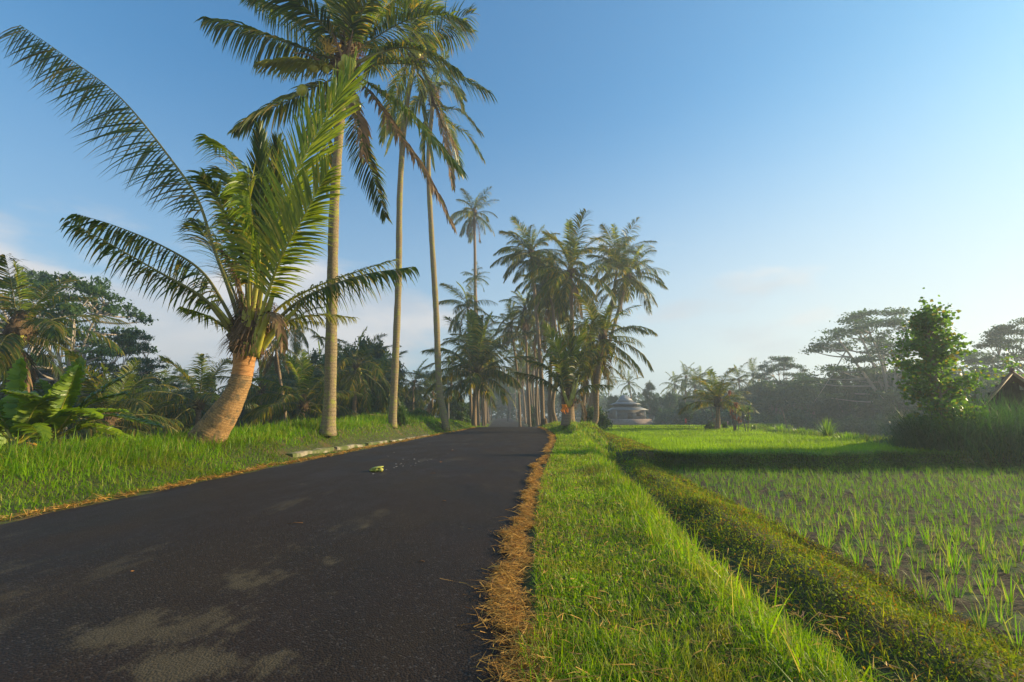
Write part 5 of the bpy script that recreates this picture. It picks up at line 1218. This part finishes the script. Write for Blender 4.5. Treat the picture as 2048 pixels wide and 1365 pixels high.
strappy('green strap leaved plant on thin stems right of the red shrub', 1494, 30, [(-.15, 1.4, 0, .42), (.15, 1.55, 0, .42), (.2, 1.0, 0, .3), (.45, .35, 0, .25)], 2)
def tuft(px, py, D, h, n, w, label, mat='tuft', sp=.2):
    b = at(px, py, D); b[2] = zpt(b[0], b[1]); t = thing('grass_clump', label, 'grass clump', b)
    a = rng.uniform(0, 6.28, n); l = rng.uniform(.02, .5, n)
    V, Q = strips(np.stack((np.cos(a) * sp * l, np.sin(a) * sp * l, 0 * a), 1), np.stack((np.cos(a) * l, np.sin(a) * l, 1 + 0 * a), 1), h * rng.uniform(.4, 1.1, n), w, rng.uniform(.05, .6, n), 5, prof='blade')
    Geo().add(V, Q).obj('blades', M[mat], t)
tuft(1657, 880, 23, 1.05, 120, .045, 'tall bright yellow green tuft on the terrace edge')
tuft(1560, 868, 30, .6, 120, .05, 'low bright tuft left of the tallest terrace tuft', sp=.9)
tuft(1606, 872, 27, .45, 160, .04, 'wide low tuft next to the tallest terrace tuft', sp=1.4)
tuft(1700, 884, 21, .4, 120, .03, 'small tuft right of the tallest terrace tuft', sp=1.0)
# fence stakes and bushes at the foot of the terrace palm
tree('bush', 1420, 838, 34.5, 24, 'dark weedy bush left of the terrace palm foot'); tree('bush', 1449, 838, 34.5, 14, 'dark weedy bush right of the terrace palm foot')
def pole(name, label, p0, p1, r, mat, cat, extra=None):
    a, b_ = at(*p0), at(*p1); t = thing(name, label, cat, a); V, Q, T, _ = tube(np.array([a - [0, 0, .2], (a + b_) / 2, b_]) - a, [r, r * .9, r * .7], 7)
    Geo().add(V, Q, T).obj('shaft', M[mat], t, smooth=True)
    return t, a
pole('stake', 'thin leaning stake left of the terrace palm', (1430, 855, 33.5), (1422, 815, 33.5), .03, 'wood', 'stake')
pole('stake', 'short crossbar stick beside the terrace palm foot', (1415, 843, 33.5), (1432, 838, 33.5), .03, 'wood', 'stake')
t, a = pole('flag_pole', 'long leaning dark stick with a red rag at its foot beyond the terrace', (1577, 866, 42), (1563, 815, 42), .05, 'wood', 'pole')
c = at(1576, 865, 41.9); g = Geo()
for k in range(4): g.add(*tube(spline([(c[0] - .25 + k * .12, c[1], c[2] + .12), (c[0] - .2 + k * .12, c[1], c[2]), (c[0] - .3 + k * .14, c[1] - .1, c[2] - .12)], 6), .07, 6, .5)[:3])
tag(g.obj('rag', M['redcloth'], smooth=True), 'red rag at the foot of the long leaning stick', 'rag')
def flag(px, py, D, s, mat, label, pl=True):
    c = at(px, py, D); g = Geo(); m = 8; u = np.linspace(0, 1, m)
    V = np.array([[(c[0] + s * .35 * (a - .5), c[1] + .06 * math.sin(a * 6 + q * 3), c[2] - s * q) for q in (0, .33, .66, 1)] for a in u]); i = np.arange(m - 1)[:, None] * 4 + np.arange(3)[None, :]
    Q = np.stack((i, i + 1, i + 5, i + 4), -1).reshape(-1, 4); V = V.reshape(-1, 3); g.add(V, Q); g.add(V + [0, .012, 0], Q[:, ::-1])
    t = thing('flag', label, 'flag', (c[0], c[1], zpt(c[0], c[1])))
    g.obj('cloth', M[mat], t, origin=t.location)
    V, Q, T, _ = tube([(-s * .18, 0, -.1), (-s * .18, 0, c[2] - t.location[2] + .1)], .02, 6); Geo().add(V, Q, T).obj('stick', M['wood'], t)
flag(1455, 843, 38, .28, 'pinkcloth', 'small pink flag on a stick right of the terrace palm')
flag(1371, 838, 56, .5, 'redcloth', 'red cloth beside the mop headed tree')

# grey two tiered pavilion and the walls beside it
Dm = 85.0; c = at(1253, 846, Dm); zb = zpt(c[0], Dm) ; k = Dm / FPX
t = thing('pavilion', 'grey pavilion with a two tiered roof beyond the rice fields', 'building', (c[0], Dm, zb)); z0 = zb
def zpx(py): return at(1253, py, Dm)[2] - z0
def frustum(x0, x1, za, x2, x3, zb_, d0, d1):
    V = [(x0, -d0, za), (x1, -d0, za), (x1, d0, za), (x0, d0, za), (x2, -d1, zb_), (x3, -d1, zb_), (x3, d1, zb_), (x2, d1, zb_)]
    return np.array(V, float), [(0, 3, 2, 1), (4, 5, 6, 7), (0, 1, 5, 4), (1, 2, 6, 5), (2, 3, 7, 6), (3, 0, 4, 7)]
X = lambda px: (px - 1253) * k
Geo().add(*frustum(X(1217), X(1292), -.2, X(1217), X(1292), zpx(838), 3.4, 3.3)).obj('plinth', M['brick'], t)
Geo().add(*frustum(X(1226), X(1282), zpx(838) - .02, X(1226), X(1282), zpx(820), 2.5, 2.5)).obj('wall', M['plaster'], t)
Geo().add(*frustum(X(1221), X(1289), zpx(821), X(1232), X(1276), zpx(814.5), 3.1, 2.0)).obj('roof', M['grey_roof'], t)
Geo().add(*frustum(X(1233), X(1270), zpx(814.6), X(1233), X(1270), zpx(808.5), 1.8, 1.8)).obj('clerestory', M['dark_in'], t)
Geo().add(*frustum(X(1225), X(1277), zpx(809.5), X(1236), X(1266), zpx(805), 2.6, 1.5)).add(*frustum(X(1236), X(1266), zpx(805) + .002, X(1246), X(1256), zpx(791), 1.5, .15)).obj('roof', M['grey_roof'], t)
for px in (1227, 1281):
    Geo().add(*box((X(px), -2.75, (zpx(838) + zpx(821)) / 2), (.22, .22, zpx(821) - zpx(838)))).obj('column', M['white'], t)
Geo().add(*box((X(1254), -2.53, zpx(833)), (.9, .05, 1.3))).obj('door', M['wood'], t)
for px in (1271,):
    f = Geo().add(*box((X(px), -2.53, zpx(829)), (.9, .06, .7))).obj('window', M['wood'], t)
t = thing('boundary_wall', 'low block wall running left from the grey pavilion', 'wall', (at(1205, 845, Dm)[0], Dm, z0)); w_ = (1216 - 1180) * k
Geo().add(*box((0, 0, zpx(828) / 2 - .1), (w_, .25, zpx(828) + .2))).obj('wall', M['brick'], t); Geo().add(*box((0, 0, zpx(828) + .06), (w_ + .1, .4, .12))).obj('coping', M['plaster'], t)

# small hut roof behind the left bank
Dn = 23.0; c = at(742, 858, Dn); z0 = zpt(c[0], Dn)
t = thing('hut', 'small low hut with a sloping tiled roof behind the left bank', 'hut', (c[0], Dn, z0)); o0 = np.array(t.location)
ap2 = at(741, 829, Dn) - o0; l2 = at(705, 853, Dn) - o0; r2 = at(792, 852, Dn) - o0
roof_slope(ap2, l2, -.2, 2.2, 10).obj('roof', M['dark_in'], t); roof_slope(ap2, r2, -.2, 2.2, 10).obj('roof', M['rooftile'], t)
V = [(l2[0] + .3, .1, -1.0), (r2[0] - .3, .1, -1.0), (r2[0] - .3, .1, l2[2] - .02), (ap2[0], .1, ap2[2] - .15), (l2[0] + .3, .1, l2[2] - .02)]
g = Geo(); V = np.array(V); V = np.vstack((V, V + [0, 1.8, 0])); g.add(V, [(0, 1, 2, 4), (5, 9, 7, 6), (0, 5, 6, 1), (1, 6, 7, 2), (0, 4, 9, 5)], [(2, 3, 4), (7, 9, 8)]); g.obj('wall', M['wood'], t)
# poles
t, a = pole('utility_pole', 'slim pale pole standing right of the third tall trunk', (897, 845, 44), (896, 755, 44), .09, 'pole', 'pole')
Geo().add(*box((0, -.1, at(896, 758, 44)[2] - a[2]), (.9, .08, .08))).obj('crossarm', M['dark_metal'], t)
t, a = pole('utility_pole', 'dark power pole with crossarm beside the far road', (1016, 842, 95), (1017, 768, 95), .11, 'dark_metal', 'pole')
Geo().add(*box((-.2, -.12, at(1016, 789, 95)[2] - a[2]), (3.6, .14, .12))).obj('crossarm', M['dark_metal'], t)
for q in (-1.7, -.9, .5, 1.3): V, Q, T, _ = tube([(q, -.12, at(1016, 789, 95)[2] - a[2] + .05), (q, -.12, at(1016, 789, 95)[2] - a[2] + .3)], .05, 6); Geo().add(V, Q, T).obj('insulator', M['pole'], t)
# stump
c = at(1088, 845, 40.5); z = zpt(c[0], c[1]); t = thing('tree_stump', 'charred dark stump at the foot of the slim leaning palm', 'stump', (c[0], c[1], z))
V, Q, T, _ = tube(spline([(0, 0, -.1), (.02, 0, .3), (0, .03, .62)], 10), [.34, .31, .3, .28, .29, .27, .28, .26, .27, .22], 12); V[:-2] *= 1 + .07 * np.sin(np.arange(len(V) - 2)[:, None] * 1.9) * [1, 1, 0]; Geo().add(V, Q, T).obj('wood', M['sheath'], t)

# ------------------------------------------------------------------ things lying on the road
def onroad(px, py):
    c = gp(px, py, .02); return (c[0], c[1], roadz(c[0], c[1]))
c = onroad(753, 945); t = thing('fruit_husk', 'yellow green crumpled fruit husk lying on the asphalt', 'fruit husk', c); t.scale = (.8, .8, .8); g = Geo()
for dx, dy, s, sx in ((-.11, 0, .045, 1.2), (-.05, .02, .05, 1.3), (.0, -.02, .055, 1.1), (.05, .02, .05, 1.2), (.10, -.01, .055, 1.1), (.02, .05, .05, 1.3), (-.02, .05, .045, 1.4)):
    V, Q = lumpy(s, sx, .85, int(abs(dx) * 100), amp=.2); g.add(V + [dx, dy, s * .7], Q)
V, Q = lumpy(.10, 1.5, .25, 3, amp=.15); g.add(V @ np.array(((1, 0, .15), (0, 1, 0), (0, 0, 1))) + [0, .05, .085], Q)
g.obj('husk', M['fruit'], t, smooth=True)
pet = make_mesh('petal', [(-.5, -.2, 0), (.4, -.3, .05), (.55, .25, .02), (-.35, .3, .12)], [(0, 1, 2, 3)], mats=[M['petal']]); pet_o = pet.copy(); pet_o.materials[0] = M['petal_o']
for i, (zx, zy, s) in enumerate(((700, 65, .8), (580, 140, .9), (1090, 92, 1.2), (1155, 18, .9), (1110, 208, 1.3), (890, 210, .8), (840, 298, .8), (832, 322, .9), (912, 308, .7), (735, 310, .9), (750, 362, .8), (878, 353, .9), (1065, 350, 1.3), (1130, 338, .8), (1140, 293, .8), (700, 388, .6), (535, 428, .9), (1325, 183, .7), (1415, 128, .8), (1380, 238, .6), (1210, 255, .7), (1570, 80, .6), (1795, 98, .8), (1900, 5, 1.1), (1460, 210, .6), (275, 515, .8), (1650, 210, .6), (1000, 215, .5))):
    o = link('petal', pet, None, onroad(720 + zx / 10.24, 900 + zy / 10.24)); q = .055 * s; o.scale = (q, q * .8, q); o.location.z += .003; o.rotation_euler = (0, 0, i * 1.3)
    tag(o, 'tiny pale petal scattered on the asphalt ahead of the fruit husk', 'petal', 'pale petals scattered on the road')
for px, py, lab in ((882, 926, 'tiny orange petal near the scattered pale petals'), (905, 902, 'tiny orange petal farthest along the road'), (264, 1148, 'tiny orange petal alone on the near left asphalt')):
    o = link('petal', pet_o, None, onroad(px, py)); o.scale = ((.06, .05, .05) if py < 1000 else (.022, .02, .02)); o.location.z += .003; tag(o, lab, 'petal')
twig_m = M['straw']
for px, py, L, a, lab in ((866, 949, .10, .2, 'short pale twig on the asphalt right of the fruit husk'), (590, 1051, .14, .25, 'pale straw stalk lying alone on the left asphalt'), (888, 1004, .05, .4, 'tiny pale twig on the asphalt in mid road'), (842, 1125, .05, .1, 'small pale twig on the near asphalt'), (1010, 1140, .2, .15, 'long straw stalk sticking out onto the asphalt')):
    c = onroad(px, py); V, Q, T, _ = tube([(-L / 2, 0, .006), (0, .01, .009), (L / 2, 0, .006)], .003, 5); o = Geo().add(V, Q, T).obj('twig', twig_m, None, loc=c); o.rotation_euler = (0, 0, a); tag(o, lab, 'twig')

# ------------------------------------------------------------------ morning haze
g = Geo().add(*box((0, 175, 16), (900, 480, 56)))
M['haze'] = bpy.data.materials.new('haze'); M['haze'].use_nodes = True; hn = M['haze'].node_tree; hn.nodes.clear()
pv = hn.nodes.new('ShaderNodeVolumePrincipled'); ho = hn.nodes.new('ShaderNodeOutputMaterial'); hn.links.new(pv.outputs[0], ho.inputs['Volume'])
pv.inputs['Color'].default_value = (.74, .87, 1.0, 1); pv.inputs['Density'].default_value = HAZE_DENSITY; pv.inputs['Anisotropy'].default_value = .35
hz = g.obj('haze', M['haze']); tag(hz, 'thin morning haze over the fields', kind='stuff')
